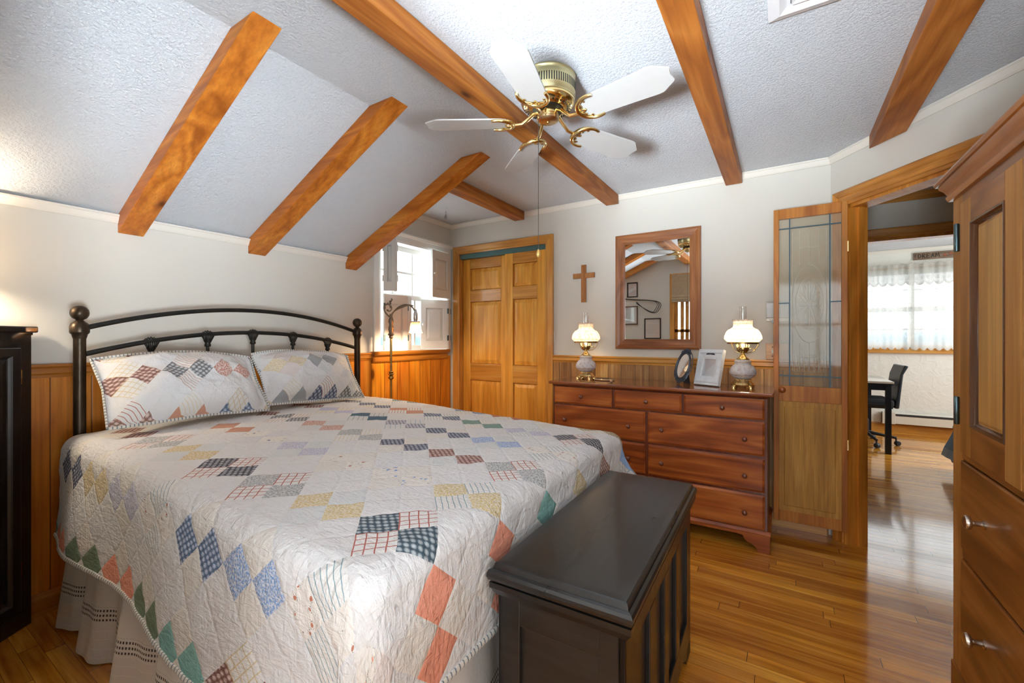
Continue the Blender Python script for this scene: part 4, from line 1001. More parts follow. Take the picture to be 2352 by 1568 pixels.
for k in range(5):
    a = A0 + k*2*pi/5
    R_ = Matrix.Rotation(radians(-1.8), 4, Vector((cos(YAW), sin(YAW), 0))) @ Matrix.Rotation(a, 4, 'Z') @ Matrix.Translation((0, 0, -.196)) @ Matrix.Rotation(radians(-11), 4, 'X')
    bm = B(); prism(bm, blade_outline(), lambda u, v, h: (u, v, h), 0, .006); bm.transform(R_)
    bl = obj('blade', bm, M['bladew'], t, world=False, bevel=.0015)
    bm = B()
    # crescent iron with pierced centre
    n = 22
    for sgn in (1, -1):
        tube(bm, [(.212-.064*cos(q), sgn*.060*sin(q), -.004) for q in [pi/2*i/n*1.22 for i in range(n+1)]], lambda s_: .0105-.0045*s_, 7)
        tube(bm, [(.157, sgn*.012, -.004), (.172, sgn*.022, -.005), (.170, sgn*.036, -.004), (.186, sgn*.046, -.003)], .0032, 6)
        tube(bm, [(.152, sgn*.004, -.004), (.168, sgn*.008, -.005), (.180, 0, -.005)], .0032, 6)
    for sx_, sy_ in ((.176, 0), (.190, .040), (.190, -.040)): lathe(bm, [(.005, 0), (.005, -.003), (0, -.005)], 8, (sx_, sy_, -.002))
    bm.transform(R_)
    bm2 = B(); Rz = Matrix.Rotation(a, 4, 'Z')
    tube(bm, [Rz @ Vector(p) for p in ((.044, 0, -.146), (.066, 0, -.158), (.084, 0, -.176), (.110, 0, -.196), (.152, 0, -.201))], lambda s_: .0085-.002*s_, 8)
    bm2.free()
    obj('blade_iron', bm, M['brass'], t, smooth=60, world=False)
bm = B()
cp = Vector((-.026, -.036, -.16))
tube(bm, [cp, cp+Vector((0, 0, -.57))], .0011, 5)
for i in range(0, 76): lathe(bm, [(0, -.0028), (.0023, 0), (0, .0028)], 5, cp+Vector((0, 0, -.006-i*.0074)))
obj('pull_chain', bm, M['scales'], t, world=False)
bm = B(); lathe(bm, [(0, -.566), (.004, -.570), (.0085, -.584), (.0085, -.592), (.004, -.600), (0, -.602)], 12, (cp.x, cp.y, cp.z)); obj('pull_knob', bm, M['pullknob'], t, smooth=60, world=False)

# ------------------------------------------------------------------ bridge arm floor lamp
LX, LYp = -2.60, 2.372
t = thing('floor_lamp', 'antique bridge arm floor lamp with amber glass shade behind the bed', 'floor lamp', (LX, LYp, 0))
bm = B(); lathe(bm, [(.125, 0), (.125, .012), (.10, .02), (.05, .03), (.02, .05)], 32); obj('base', bm, M['oldmetal'], t, smooth=40, world=False)
bm = B(); lathe(bm, [(.0095, .04), (.0095, 1.20)], 12); obj('pole', bm, M['antique'], t, smooth=60, world=False)
bm = B(); lathe(bm, [(.010, .872), (.020, .882), (.022, .892), (.013, .902), (.017, .910), (.026, .918), (.015, .926), (.020, .936), (.012, .942)], 16); obj('pole_knop', bm, M['antique'], t, smooth=60, world=False)
bm = B(); lathe(bm, [(.010, 1.195), (.018, 1.203), (.013, 1.214), (.026, 1.226), (.016, 1.238), (.021, 1.262), (.019, 1.285), (.013, 1.30), (.020, 1.325), (.018, 1.345), (.011, 1.365), (.013, 1.385), (0, 1.39)], 16); obj('cast_baluster', bm, M['oldmetal'], t, smooth=60, world=False)
ad = Vector((.848, .53, 0)); az = Vector((0, 0, 1))
bm = B()
def arm(pts, r): tube(bm, bez([ad*a+az*b for a, b in pts], 20), r, 7)
arm([(0.0, 1.37), (.05, 1.47), (.16, 1.50), (.19, 1.395)], .006)
arm([(-.004, 1.375), (.035, 1.43), (.12, 1.475), (.175, 1.45)], .005)
arm([(0, 1.36), (-.075, 1.40), (-.07, 1.49), (-.005, 1.455)], .006); arm([(-.005, 1.455), (.02, 1.43), (-.01, 1.39), (-.035, 1.42)], .0045)
arm([(-.004, 1.44), (-.03, 1.48), (.03, 1.50), (.0, 1.505)], .0045)
for i in range(10):
    c = ad*(.035+.012*i) + az*(1.418+.0045*i); lathe(bm, [(0, -.008), (.006+.002*(i % 2), 0), (0, .008)], 6, c)
for k in range(5): lathe(bm, [(0, -.009), (.008, 0), (0, .009)], 6, ad*(-.045+.02*(k % 3)) + az*(1.40+.018*k))
lathe(bm, [(0, .0), (.009, .012), (.006, .022), (.011, .03), (0, .042)], 8, ad*(-.006)+az*1.455)
obj('scroll_arm', bm, M['oldmetal'], t, smooth=60, world=False)
sc_ = ad*.192
bm = B(); lathe(bm, [(.006, 1.425), (.010, 1.41), (.016, 1.39), (.018, 1.35), (.014, 1.335), (.034, 1.33), (.036, 1.322), (.030, 1.32)], 16, sc_); obj('socket', bm, M['chromed'], t, smooth=50, world=False)
bm = B(); lathe(bm, [(.030, 1.322), (.037, 1.312), (.041, 1.285), (.043, 1.262), (.050, 1.246), (.060, 1.236)], 32, sc_, cap=False)
for v in bm.verts:
    d = v.co - sc_
    if v.co.z < 1.25: v.co.z += .004*sin(6*atan2(d.y, d.x))
obj('glass_shade', bm, M['amber'], t, smooth=60, world=False)
bm = B(); lathe(bm, [(0, 1.318), (.012, 1.310), (.020, 1.285), (.020, 1.268), (.011, 1.255), (0, 1.250)], 16, sc_); obj('bulb', bm, M['bulb'], t, smooth=60, world=False)
point('floor_lamp_light', (LX+sc_.x, LYp+sc_.y, 1.250), 5.5, (1, .74, .47), .022)

# ------------------------------------------------------------------ bed
HX = -2.60
t = thing('bed', 'queen bed with dark metal arched headboard and turned ball finials', 'bed', (HX, 1.33, 0))
def bedpost(y):
    bm = B(); lathe(bm, [(.024, 0), (.024, .02), (.021, .03), (.021, 1.195), (.0215, 1.197), (.024, 1.205), (.026, 1.215), (.032, 1.222), (.033, 1.226), (.033, 1.248), (.028, 1.262), (.018, 1.272), (.013, 1.276)], 24, (HX, y, 0))
    p = obj('bedpost', bm, M['bronze'], t, smooth=40)
    bm = B(); lathe(bm, [(.012, 1.272), (.013, 1.279), (.024, 1.286), (.0305, 1.298), (.032, 1.309), (.030, 1.322), (.022, 1.334), (.010, 1.340), (0, 1.341)], 24, (HX, y, 0)); obj('finial', bm, M['bronze'], p, smooth=60)
PY0, PY1 = .602, 2.055
bedpost(PY0); bedpost(PY1)
def arc(z0, z1, n=33):
    return [(HX, PY0+.02 + (PY1-PY0-.04)*i/(n-1), z0 + (z1-z0)*(1-(2*i/(n-1)-1)**2)) for i in range(n)]
def arcz(y, z0, z1):
    q = 2*(y-PY0-.02)/(PY1-PY0-.04)-1; return z0+(z1-z0)*(1-q*q)
bm = B(); tube(bm, arc(1.245, 1.357), .0115, 10); obj('top_rail', bm, M['iron'], t, smooth=60)
bm = B(); tube(bm, arc(1.130, 1.230), .0115, 10); obj('lower_rail', bm, M['iron'], t, smooth=60)
bm = B(); tube(bm, [(HX, PY0, .42), (HX, PY1, .42)], .012, 8); obj('bottom_rail', bm, M['iron'], t, smooth=60)
for y in (.854, 1.098, 1.330, 1.572, 1.815):
    z = arcz(y, 1.130, 1.230)
    bm = B(); tube(bm, [(HX, y, .42), (HX, y, z)], .0085, 8); sp = obj('spindle', bm, M['iron'], t, smooth=60)
    bm = B(); lathe(bm, [(.012, z-.066), (.015, z-.062), (.015, z-.054), (.012, z-.048), (.018, z-.038), (.022, z-.022)], 12, (HX, y, 0))
    for k in range(7):
        a = radians(-66+22*k); top = Vector((HX, y+.030*sin(a), z-.012+.026*cos(a)))
        tube(bm, [(HX, y+.004*sin(a), z-.056), (HX+.006, y+.017*sin(a), z-.026), top], lambda s_: .004+.0045*s_, 6)
        lathe(bm, [(0, -.0085), (.0085, 0), (0, .0085)], 6, top)
    obj('shell_casting', bm, M['iron'], sp, smooth=60)
bm = B(); box(bm, -2.56, -.74, .60, 2.05, .34, .72); obj('mattress', bm, M['mattress'], t, bevel=.05)
bm = B(); box(bm, -2.58, -.76, .60, 2.05, .16, .34); obj('box_base', bm, M['mattress'], t, bevel=.02)
for x in (-2.5, -.80):
    for y in (.65, 2.0): bm = B(); lathe(bm, [(.03, 0), (.03, .17)], 12, (x, y, 0)); obj('leg', bm, M['iron'], t, smooth=50)

# quilt: cloth laid over the mattress, rounded at the edges, hanging in folds
QX0, QX1, QY0, QY1 = -2.56, -.725, .600, 2.055
OVN, OVF, OVE = .44, .44, .36
R0 = .065
def qtop(x): return .787 - .048*smooth01((x+2.4)/1.7)
def hang(d, amp):
    """out, down for overhang distance d"""
    q = R0*pi/2
    if d <= q: return R0*sin(d/R0), R0*(1-cos(d/R0))
    e = d-q; return R0 + .10*e + amp*smooth01(e/.25), R0 + e*.985
def quilt_pt(a, b):
    """a along bed from head, b across from near edge"""
    da = max(0.0, a-(QX1-QX0)); bw = QY1-QY0
    db = -b if b < 0 else (b-bw if b > bw else 0.0); sg = -1 if b < 0 else 1
    x = QX0+min(a, QX1-QX0); y = QY0 + min(max(b, 0), bw)
    zt = qtop(x) + .006*noise.noise((a*3.1, b*3.1, .3)) + .012*sin(pi*min(1, max(0, b/bw)))
    nz = .0035*noise.noise((a*14, b*17, 1.7)) + .0022*noise.noise((a*34, b*31, 5.1))
    if da == 0 and db == 0: return Vector((x, y, zt+nz))
    d = hypot(da, db); ux, uy = da/d, sg*db/d
    per = a*1.0 + (b if da > 0 else 0)
    ang = atan2(db, da)
    fold = .020*sin(7.5*a+1.2*sg+.6*sin(3*a)) if da == 0 else .014*sin(8*b+.7)
    if da > 0 and db > 0: fold = .035*sin(3.2*ang*2+.8)*min(1, d/.3) + .02
    far_end = smooth01((y-1.72)/.22)
    extra = .085*far_end*da/.36 if da > 0 else 0
    out, down = hang(d, fold + extra)
    if da > 0 and far_end < 1: out = min(out, .078 + .3*far_end)
    p = Vector((x+ux*out, y+uy*out, max(.03, zt-down)))
    return p + Vector((ux*nz, uy*nz, nz*.3))
La = QX1-QX0+OVE; na, nb = 170, 176
bm = B(); uvl = bm.loops.layers.uv.new('UVMap'); grid = []
for i in range(na+1):
    a = La*i/na
    row = []
    for j in range(nb+1):
        b = -OVN + (QY1-QY0+OVN+OVF)*j/nb
        row.append((bm.verts.new(quilt_pt(a, b)), a, b))
    grid.append(row)
for i in range(na):
    for j in range(nb):
        c = (grid[i][j], grid[i+1][j], grid[i+1][j+1], grid[i][j+1])
        f = bm.faces.new([q[0] for q in c])
        for lp, q in zip(f.loops, c): lp[uvl].uv = (q[1]-.0404, q[2]+.1417)
qo = tag(obj('quilt', bm, M['quilt'], smooth=180), 'white patchwork quilt with coloured diamond patches spread over the bed', 'quilt')
def stitched(name, pts, r, parent):
    bm = B(); uvl = bm.loops.layers.uv.new('UVMap'); pts = [Vector(p) for p in pts]; seg = 6; rings = []; L = 0; prev = None
    for i, p in enumerate(pts):
        d = (pts[min(i+1, len(pts)-1)] - pts[max(i-1, 0)]).normalized()
        a = d.cross(Vector((0, 0, 1))); a = a.normalized() if a.length > 1e-4 else Vector((1, 0, 0)); c = a.cross(d)
        if prev is not None: L += (p-prev).length
        prev = p
        rings.append(([bm.verts.new(p + a*r*cos(2*pi*k/seg) + c*r*1.5*sin(2*pi*k/seg)) for k in range(seg)], L))
    for (A, l0), (Bq, l1) in zip(rings, rings[1:]):
        for k in range(seg):
            f = bm.faces.new((A[k], A[(k+1) % seg], Bq[(k+1) % seg], Bq[k]))
            for lp, u in zip(f.loops, (l0, l0, l1, l1)): lp[uvl].uv = (u, 0)
    return obj(name, bm, M['stitch'], parent, smooth=60)
hem = [grid[i][0][0] for i in range(0)]
hem = [quilt_pt(La*i/140, -OVN) for i in range(141)] + [quilt_pt(La, -OVN+(QY1-QY0+OVN+OVF)*j/140) for j in range(1, 141)] + [quilt_pt(La*(1-i/60), QY1-QY0+OVF) for i in range(1, 61)]
stitched('hem_binding', hem, .006, qo)
# bed skirt
bm = B(); uvl = bm.loops.layers.uv.new('UVMap')
path = [(-2.56+1.80*i/150, .575) for i in range(151)] + [(-.735, .60+1.45*i/110) for i in range(111)]
cols = []; L = 0
for i, (x, y) in enumerate(path):
    if i: L += hypot(x-path[i-1][0], y-path[i-1][1])
    near = y < .59
    col = []
    for k in range(13):
        z = .012 + .44*k/12; fl = (1-k/12)
        o = (.030*sin(L*21+.8*sin(L*5)) + .010*sin(L*47+1))*(.35+.65*fl) + .035*fl
        z2 = z + (.012*sin(L*9)*fl if k < 2 else 0)
        col.append((bm.verts.new((x+(0 if near else o*.35), y-(o if near else 0), max(.004, z2))), L*1.3, z))
    cols.append(col)
for A, Bq in zip(cols, cols[1:]):
    for k in range(12):
        c = (A[k], Bq[k], Bq[k+1], A[k+1]); f = bm.faces.new([q[0] for q in c])
        for lp, q in zip(f.loops, c): lp[uvl].uv = (q[1], q[2])
tag(obj('bed_skirt', bm, M['skirt'], smooth=180), 'gathered white eyelet bed skirt hanging below the quilt to the floor', 'bed skirt')
# pillows
def pillow(yc, base, top, hw, label, seed, tilt=0.0, off=(0, 0)):
    base, top = Vector(base), Vector(top); up = (top-base); hh = up.length/2; up.normalize()
    wd = Vector((0, cos(tilt), sin(tilt))); nrm = wd.cross(up).normalized()
    if nrm.x < 0: nrm = -nrm
    c = (base+top)/2; c.y = yc
    rnd = random.Random(seed)
    t = thing('pillow', label, 'pillow', (base.x, yc, base.z), group='patchwork pillow shams')
    bm = B(); uvl = bm.loops.layers.uv.new('UVMap'); n, m = 54, 40
    def P(u, v, s):
        ue, ve = min(1, abs(u)/.90), min(1, abs(v)/.88)
        T = .120*max(0, (1-ue**3.0)*(1-ve**2.6))**.62 * (1.0 if s > 0 else .45)
        sx_ = 1 - .05*(1-abs(v))**1*0 + .045*abs(u*v)
        wr = (.020*noise.noise((u*3.1+seed, v*2.4, 2.0)) + .009*noise.noise((u*9+seed, v*7, 4.0)))*min(1, 4*max(0, 1-max(ue, ve)))
        sag = (-.045*u*u + .012)*smooth01(v)
        cv = .010*sin(4*u+seed)*smooth01((abs(v)-.82)/.18)
        return c + wd*(u*hw*sx_) + up*(v*hh*sx_ + sag) + nrm*(s*T + wr*(1.2 if s > 0 else .3) + cv*(.4 if abs(u) < 1 else 1) + .0015*s)
    front = None
    for s in (1, -1):
        g_ = []
        for i in range(n+1):
            row = []
            for j in range(m+1):
                edge_ = i in (0, n) or j in (0, m)
                vv = front[i][j][0] if (s < 0 and edge_) else bm.verts.new(P(2*i/n-1, 2*j/m-1, 0 if edge_ else s))
                row.append((vv, (2*i/n-1)*hw, (2*j/m-1)*hh))
            g_.append(row)
        front = front or g_
        for i in range(n):
            for j in range(m):
                q = (g_[i][j], g_[i+1][j], g_[i+1][j+1], g_[i][j+1]); f = bm.faces.new([k[0] for k in q])
                for lp, k in zip(f.loops, q): lp[uvl].uv = (k[1]*1.02+off[0], k[2]*1.02+off[1])
    o = obj('sham', bm, M['sham'], t, smooth=180)
    per = [(-1+2*i/40, -1) for i in range(41)] + [(1, -1+2*i/30) for i in range(1, 31)] + [(1-2*i/40, 1) for i in range(1, 41)] + [(-1, 1-2*i/30) for i in range(1, 31)]
    stitched('stitched_edge', [P(u, v, 0) for u, v in per], .0042, t)
pillow(.950, (-2.33, 0, .832), (-2.545, 0, 1.120), .316, 'patchwork pillow sham on the left half of the bed, in front of the other', 1, -.02, (.35, .61))
pillow(1.606, (-2.37, 0, .826), (-2.555, 0, 1.112), .304, 'patchwork pillow sham at the right end of the headboard, tucked behind the left one', 5, -.05, (.91, .37))

# ------------------------------------------------------------------ black blanket chest
CL, CW = .90, .355
t = thing('blanket_chest', 'black painted panelled wooden chest at the foot of the bed', 'chest', (-.452, 1.335, 0), radians(1.2))
def cbox(name, a, b, c, d, e, f, mat, par=None, bev=.003, **k):
    bm = B(); box(bm, a, b, c, d, e, f); return obj(name, bm, mat, par or t, world=False, bevel=bev, **k)
hx, hy = CW/2, CL/2
bm = B(); mould(bm, -hx+.02, hx-.02, -hy+.02, hy-.02, [(.0, .596), (.012, .596), (.020, .601), (.024, .610), (.0235, .618), (.020, .625), (.013, .628), (.012, .6265), (.008, .640), (.004, .642), (-.012, .6425)], lambda u, v, h: (u, v, h), cap=True, capback=True)
obj('lid', bm, M['chestt'], t, world=False)
bx, by = hx-.018, hy-.018
bm = B(); mould(bm, -bx, bx, -by, by, [(0, .560), (.004, .562), (.014, .578), (.017, .582), (.017, .595), (0, .5955)], lambda u, v, h: (u, v, h), cap=True, capback=True); obj('rim_moulding', bm, M['blackw'], t, world=False)
cbox('body', -bx+.012, bx-.012, -by+.012, by-.012, .06, .565, M['blackw'])
for sx_ in (-1, 1):
    for sy_ in (-1, 1):
        bm = B(); x0, x1 = sorted((sx_*bx, sx_*(bx-.018))); y0, y1 = sorted((sy_*by, sy_*(by-.075))); box(bm, x0, x1, y0, y1, 0, .562)
        x0, x1 = sorted((sx_*bx, sx_*(bx-.06))); y0, y1 = sorted((sy_*by, sy_*(by-.016))); box(bm, x0, x1, y0, y1, 0, .562); obj('corner_post', bm, M['blackw'], t, world=False, bevel=.002)
for sx_ in (-1, 1):
    x0, x1 = sorted((sx_*bx, sx_*(bx-.014)))
    cbox('rail', x0, x1, -by+.07, by-.07, .505, .562, M['blackw']); cbox('rail', x0, x1, -by+.07, by-.07, .055, .145, M['blackw'])
    for k in range(3):
        y = -by+.075 + (2*by-.15)*(k+1)/4; cbox('stile', x0, x1, y-.032, y+.032, .145, .505, M['blackw'])
for sy_ in (-1, 1):
    y0, y1 = sorted((sy_*by, sy_*(by-.012)))
    cbox('rail', -bx+.058, bx-.058, y0, y1, .500, .562, M['blackw']); cbox('rail', -bx+.058, bx-.058, y0, y1, .055, .145, M['blackw'])
for s_, u0 in ((1, -by), (-1, by)):
    for sx_ in (-1, 1):
        bm = B(); prism(bm, [(u0, 0), (u0+s_*.08, 0), (u0+s_*.10, .03), (u0+s_*.14, .045), (u0+s_*.15, .056), (u0, .056)], lambda u, v, h: (sx_*(bx-h), u, v), 0, .014); obj('bracket_foot', bm, M['blackw'], t, world=False)

# ------------------------------------------------------------------ armoire
AX, AY0, AY1 = .50, 1.03, 2.085
t = thing('armoire', 'tall warm wood armoire with panelled door and brass knobs at the right edge', 'armoire', (.80, 1.56, 0))
AF = lambda u, v, h: (AX - h, u, v)
bm = B(); box(bm, AX+.012, 1.09, AY0, AY1, .07, 1.70); obj('carcass', bm, M['arm'], t)
for a, b in ((AY1-.092, AY1), (AY0, AY0+.092)):
    bm = B(); box(bm, AX, AX+.02, a, b, 0, 1.706); obj('stile', bm, M['arm'], t, bevel=.002)
bm = B(); box(bm, AX, AX+.02, AY0+.092, AY1-.092, 1.642, 1.706); obj('frieze_rail', bm, M['armd'], t, bevel=.002)
bm = B(); box(bm, AX, AX+.02, AY0+.092, AY1-.092, .803, .822); obj('middle_rail', bm, M['armd'], t, bevel=.002)
bm = B(); box(bm, AX, AX+.02, AY0+.092, AY1-.092, .480, .506); obj('drawer_rail', bm, M['armd'], t, bevel=.002)
bm = B(); box(bm, AX-.006, AX+.02, AY0, AY1, 0, .09); obj('plinth', bm, M['armd'], t, bevel=.004)
def door_leaf(u0, u1, v0, v1, hinge_u):
    st = .092
    bm = B(); box(bm, AX-.006, AX+.018, u0, u0+st, v0, v1); d = obj('door', bm, M['arm'], t, bevel=.002)
    bm = B(); box(bm, AX-.006, AX+.018, u1-st, u1, v0, v1); obj('door_stile', bm, M['arm'], d, bevel=.002)
    for a, b in ((v0, v0+.095), (v1-.078, v1)):
        bm = B(); box(bm, AX-.006, AX+.018, u0+st, u1-st, a, b); obj('door_rail', bm, M['armd'], d, bevel=.002)
    bm = B(); mould(bm, u0+st, u1-st, v0+.095, v1-.078, [(.001, .0058), (-.001, .0085), (-.006, .0085), (-.010, .003), (-.014, -.006), (-.018, -.008)], AF); obj('bead_moulding', bm, M['bead'], d, smooth=40)
    i = .020
    bm = B(); mould(bm, u0+st+.030, u1-st-.030, v0+.125, v1-.108, [(.014, -.008), (.010, -.0075), (.004, -.005), (0, -.004)], AF, cap=True); obj('raised_panel', bm, M['armp'], d)
    for z in (v0+.09+.045, v1-.06-.046):
        bm = B(); lathe(bm, [(0, -.047), (.006, -.046), (.007, -.044), (.007, .044), (.006, .046), (0, .047)], 14, (AX-.009, hinge_u, z))
        for zz in (-.026, .0265): lathe(bm, [(.0076, zz-.001), (.0076, zz+.001)], 14, (AX-.009, hinge_u, z))
        obj('hinge', bm, M['hinge'], d, smooth=40)
door_leaf(1.560, AY1-.094, .824, 1.640, AY1-.072); door_leaf(AY0+.094, 1.556, .824, 1.640, AY0+.072)
def arm_drawer(v0, v1, kz):
    bm = B(); mould(bm, AY0+.096, AY1-.096, v0+.002, v1-.002, [(0, -.002), (0, .003), (-.005, .006), (-.010, .006)], AF, cap=True); d = obj('drawer', bm, M['armd'], t)
    for ku in (AY1-.302, AY0+.302):
        bm = B(); lathe(bm, [(.013, 0), (.013, .004), (.0075, .007), (.007, .022), (.009, .026), (.019, .031), (.0205, .037), (.018, .043), (.008, .046), (0, .0465)], 24, M=Matrix.Translation((AX-.006, ku, kz)) @ Matrix.Rotation(-pi/2, 4, 'Y')); obj('knob', bm, M['nickel'], d, smooth=50)
arm_drawer(.508, .801, .660); arm_drawer(.096, .478, .315)
CORN = [(0, 0), (.010, .002), (.014, .010), (.016, .018), (.012, .024), (.020, .040), (.030, .052), (.032, .060), (.038, .062), (.042, .070), (.040, .078), (.030, .082), (0, .082)]
bm = B(); rings = []
for d, h in CORN:
    rings.append([bm.verts.new(p) for p in ((1.09, AY1+d, 1.672+h), (AX-d, AY1+d, 1.672+h), (AX-d, AY0-d, 1.672+h), (1.09, AY0-d, 1.672+h))])
for a, b in zip(rings, rings[1:]):
    for i in range(3): bm.faces.new((a[i], a[i+1], b[i+1], b[i]))
bm.faces.new(rings[-1]); obj('cornice', bm, M['armc'], t, smooth=35)

# ------------------------------------------------------------------ black corner cabinet and an added lamp (left edge)
fd = Vector((.597, -.802, 0)).normalized(); fnv = Vector((.802, .597, 0)).normalized()
CP = Vector((-2.690, .470, 0)); CWD = .412
t = thing('corner_cabinet', 'black corner cabinet with panelled door at the left edge', 'cabinet', (-2.6, .25, 0))
CFN = lambda u, v, h: tuple(CP + fd*u + fnv*h + Vector((0, 0, v)))
e = CP + fd*CWD
def tri(z0, z1, o):
    bm = B(); a = CP - fd*o*.6 + fnv*o; b = e + fd*o*.2 + fnv*o
    poly = [(a.x, a.y), (max(b.x, -2.74), max(b.y, .125)), (-2.735, .125), (-2.735, a.y)]
    prism(bm, poly, lambda u, v, h: (u, v, h), z0, z1); return bm
obj('body', tri(.0, 1.215, 0), M['cab'], t)
obj('top', tri(1.222, 1.248, .022), M['cab'], t, bevel=.005); obj('top_moulding', tri(1.212, 1.222, .008), M['cab'], t)
bm = B()
for a, b in ((0, .042), (CWD-.042, CWD)): prism(bm, [(a, .0), (b, .0), (b, 1.212), (a, 1.212)], CFN, 0, .006)
prism(bm, [(.042, 1.172), (CWD-.042, 1.172), (CWD-.042, 1.212), (.042, 1.212)], CFN, 0, .006); prism(bm, [(.042, .0), (CWD-.042, .0), (CWD-.042, .07), (.042, .07)], CFN, 0, .006)
obj('face_frame', bm, M['cab'], t)
bm = B(); mould(bm, .085, CWD-.085, .12, 1.122, [(.038, 0), (.038, .012), (.034, .015), (.004, .015), (0, .010), (-.006, .005), (-.010, .004), (-.030, .010), (-.034, .010)], CFN, cap=True); d = obj('door', bm, M['cab'], t)
for z in (1.04, .25):
    bm = B(); prism(bm, [(.042, z-.03), (.048, z-.03), (.048, z+.03), (.042, z+.03)], CFN, .006, .012); obj('hinge', bm, M['antique'], d)
bm = B(); c = CFN(CWD-.062, .66, .015); lathe(bm, [(.006, 0), (.006, .012), (.014, .018), (.012, .026), (0, .028)], 14, M=Matrix.Translation(c) @ fnv.to_track_quat('Z', 'Y').to_matrix().to_4x4()); obj('knob', bm, M['antique'], d, smooth=50)
t = thing('added_table_lamp', 'small shaded table lamp added on the corner cabinet, out of view at the left', 'lamp', (-2.635, .215, 1.248))
bm = B(); lathe(bm, [(.05, 0), (.05, .01), (.02, .02), (.03, .06), (.035, .10), (.015, .14), (.008, .16), (.008, .26)], 20); obj('base', bm, M['bronze'], t, smooth=50, world=False)
bm = B(); lathe(bm, [(.085, .20), (.055, .33)], 24, cap=False); obj('shade', bm, M['linen'], t, smooth=60, world=False)
point('added_table_lamp_light', (-2.635, .215, 1.50), 7.0, (1, .84, .64), .03)  # added lamp out of frame; warms and brightens the left wall and ceiling

# ------------------------------------------------------------------ hallway and far room
HY = 4.37; R2 = 7.42; H2 = 2.345
bm = B(); wall_holes(bm, -.4, 3.0, 0, H+.1, [(.44, 1.28, 0, DZ)], lambda u, v, h: (u, HY, v)); wall_holes(bm, -.4, 3.0, 0, H2+.1, [(.44, 1.28, 0, DZ)], lambda u, v, h: (u, HY+.10, v)); struct('wall_hall', bm, M['wall'])
bm = B(); quad(bm, (-.4, YF+.11, 0), (-.4, HY, 0), (-.4, HY, H), (-.4, YF+.11, H)); quad(bm, (3.0, .5, 0), (3.0, HY, 0), (3.0, HY, H), (3.0, .5, H)); 
quad(bm, (-.4, YF+.11, 0), (.246, YF+.11, 0), (.246, YF+.11, H), (-.4, YF+.11, H)); quad(bm, (XR+.08, YR, 0), (XR+.08, .5, 0), (XR+.08, .5, H), (XR+.08, YR, H)); quad(bm, (XR+.08, .5, 0), (3.0, .5, 0), (3.0, .5, H), (XR+.08, .5, H)); struct('wall_hall_sides', bm, M['wall'])
bm = B(); bm.faces.new([bm.verts.new(p) for p in ((-.4, YF+.11, H), (.32, YF+.07, H), (1.22, 2.06, H), (1.22, .5, H), (3.0, .5, H), (3.0, HY, H), (-.4, HY, H))]); struct('ceiling_hall', bm, M['wall'])
bm = B(); casing(bm, .44, 1.28, DZ, CAS, lambda u, v, h: (u, HY-h, v), segs=(1,)); struct('trim_14', bm, M['casing2h'])['label'] = 'brown head casing of the second doorway'
bm = B(); casing(bm, .44, 1.28, DZ, CAS, lambda u, v, h: (u, HY-h, v), segs=(0,)); casing(bm, .44, 1.28, DZ, CAS, lambda u, v, h: (u, HY-h, v), segs=(2,)); box(bm, .44, .46, HY, HY+.1, 0, DZ); box(bm, 1.26, 1.28, HY, HY+.1, 0, DZ); box(bm, .44, 1.28, HY, HY+.1, DZ-.02, DZ); struct('trim_11', bm, M['casing2'])['label'] = 'brown casing of the second doorway across the hall'
bm = B(); strip(bm, [(0, 0), (.01, 0), (.03, .04), (.03, .06), (0, .06)], (-.4, HY-.001, H-.062), (3.0, HY-.001, H-.062), (0, -1, 0)); struct('trim_12', bm, M['casing2h'])['label'] = 'brown crown strip at the hallway ceiling'
FU0, FU1, FZ0, FZ1 = .78, 2.02, 1.07, 2.06
bm = B(); wall_holes(bm, -1.0, 3.0, 0, H2, [(FU0, FU1, FZ0, FZ1)], lambda u, v, h: (u, R2, v)); struct('wall_far_room', bm, M['plaster'])
bm = B(); quad(bm, (-1.0, HY+.1, 0), (-1.0, R2, 0), (-1.0, R2, H2), (-1.0, HY+.1, H2)); quad(bm, (3.0, HY+.1, 0), (3.0, R2, 0), (3.0, R2, H2), (3.0, HY+.1, H2)); quad(bm, (-1.0, HY+.101, 0), (-.4, HY+.101, 0), (-.4, HY+.101, H2), (-1.0, HY+.101, H2)); struct('wall_far_room_sides', bm, M['plaster'])
bm = B(); quad(bm, (-1.0, HY+.1, H2), (3.0, HY+.1, H2), (3.0, R2, H2), (-1.0, R2, H2)); struct('ceiling_far_room', bm, M['ceil'])
bm = B(); strip(bm, CROWN, (-1.0, R2-.001, H2-.042), (3.0, R2-.001, H2-.042), (0, -1, 0)); struct('trim_13', bm, M['trimw'])['label'] = 'cream crown strip in the far room'
bm = B(); strip(bm, BASE, (-1.0, R2-.001, 0), (3.0, R2-.001, 0), (0, -1, 0)); struct('baseboard_far_room', bm, M['trim_x'])
t = thing('window_2', 'bright far room window behind white lace curtains', 'window', ((FU0+FU1)/2, R2, FZ0)); t['kind'] = 'structure'
fn = lambda u, v, h: (u, R2-h, v)
bm = B(); mould(bm, FU0, FU1, FZ0, FZ1, [(0, -.12), (0, .012), (.06, .018), (.065, 0)], fn); box(bm, FU0-.09, FU1+.09, R2-.05, R2, FZ0-.065, FZ0-.012); obj('frame', bm, M['trim_x'], t)
bm = B(); mould(bm, FU0, FU1, FZ0, FZ1, [(0, -.06), (-.04, -.06), (-.04, -.03), (0, -.03)], fn)
box(bm, FU0, FU1, R2+.03, R2+.06, 1.54, 1.60); box(bm, 1.37, 1.43, R2+.03, R2+.06, FZ0, FZ1)
for z in (1.31, 1.82): box(bm, FU0, FU1, R2+.035, R2+.05, z-.01, z+.01)
obj('sash', bm, M['white'], t)
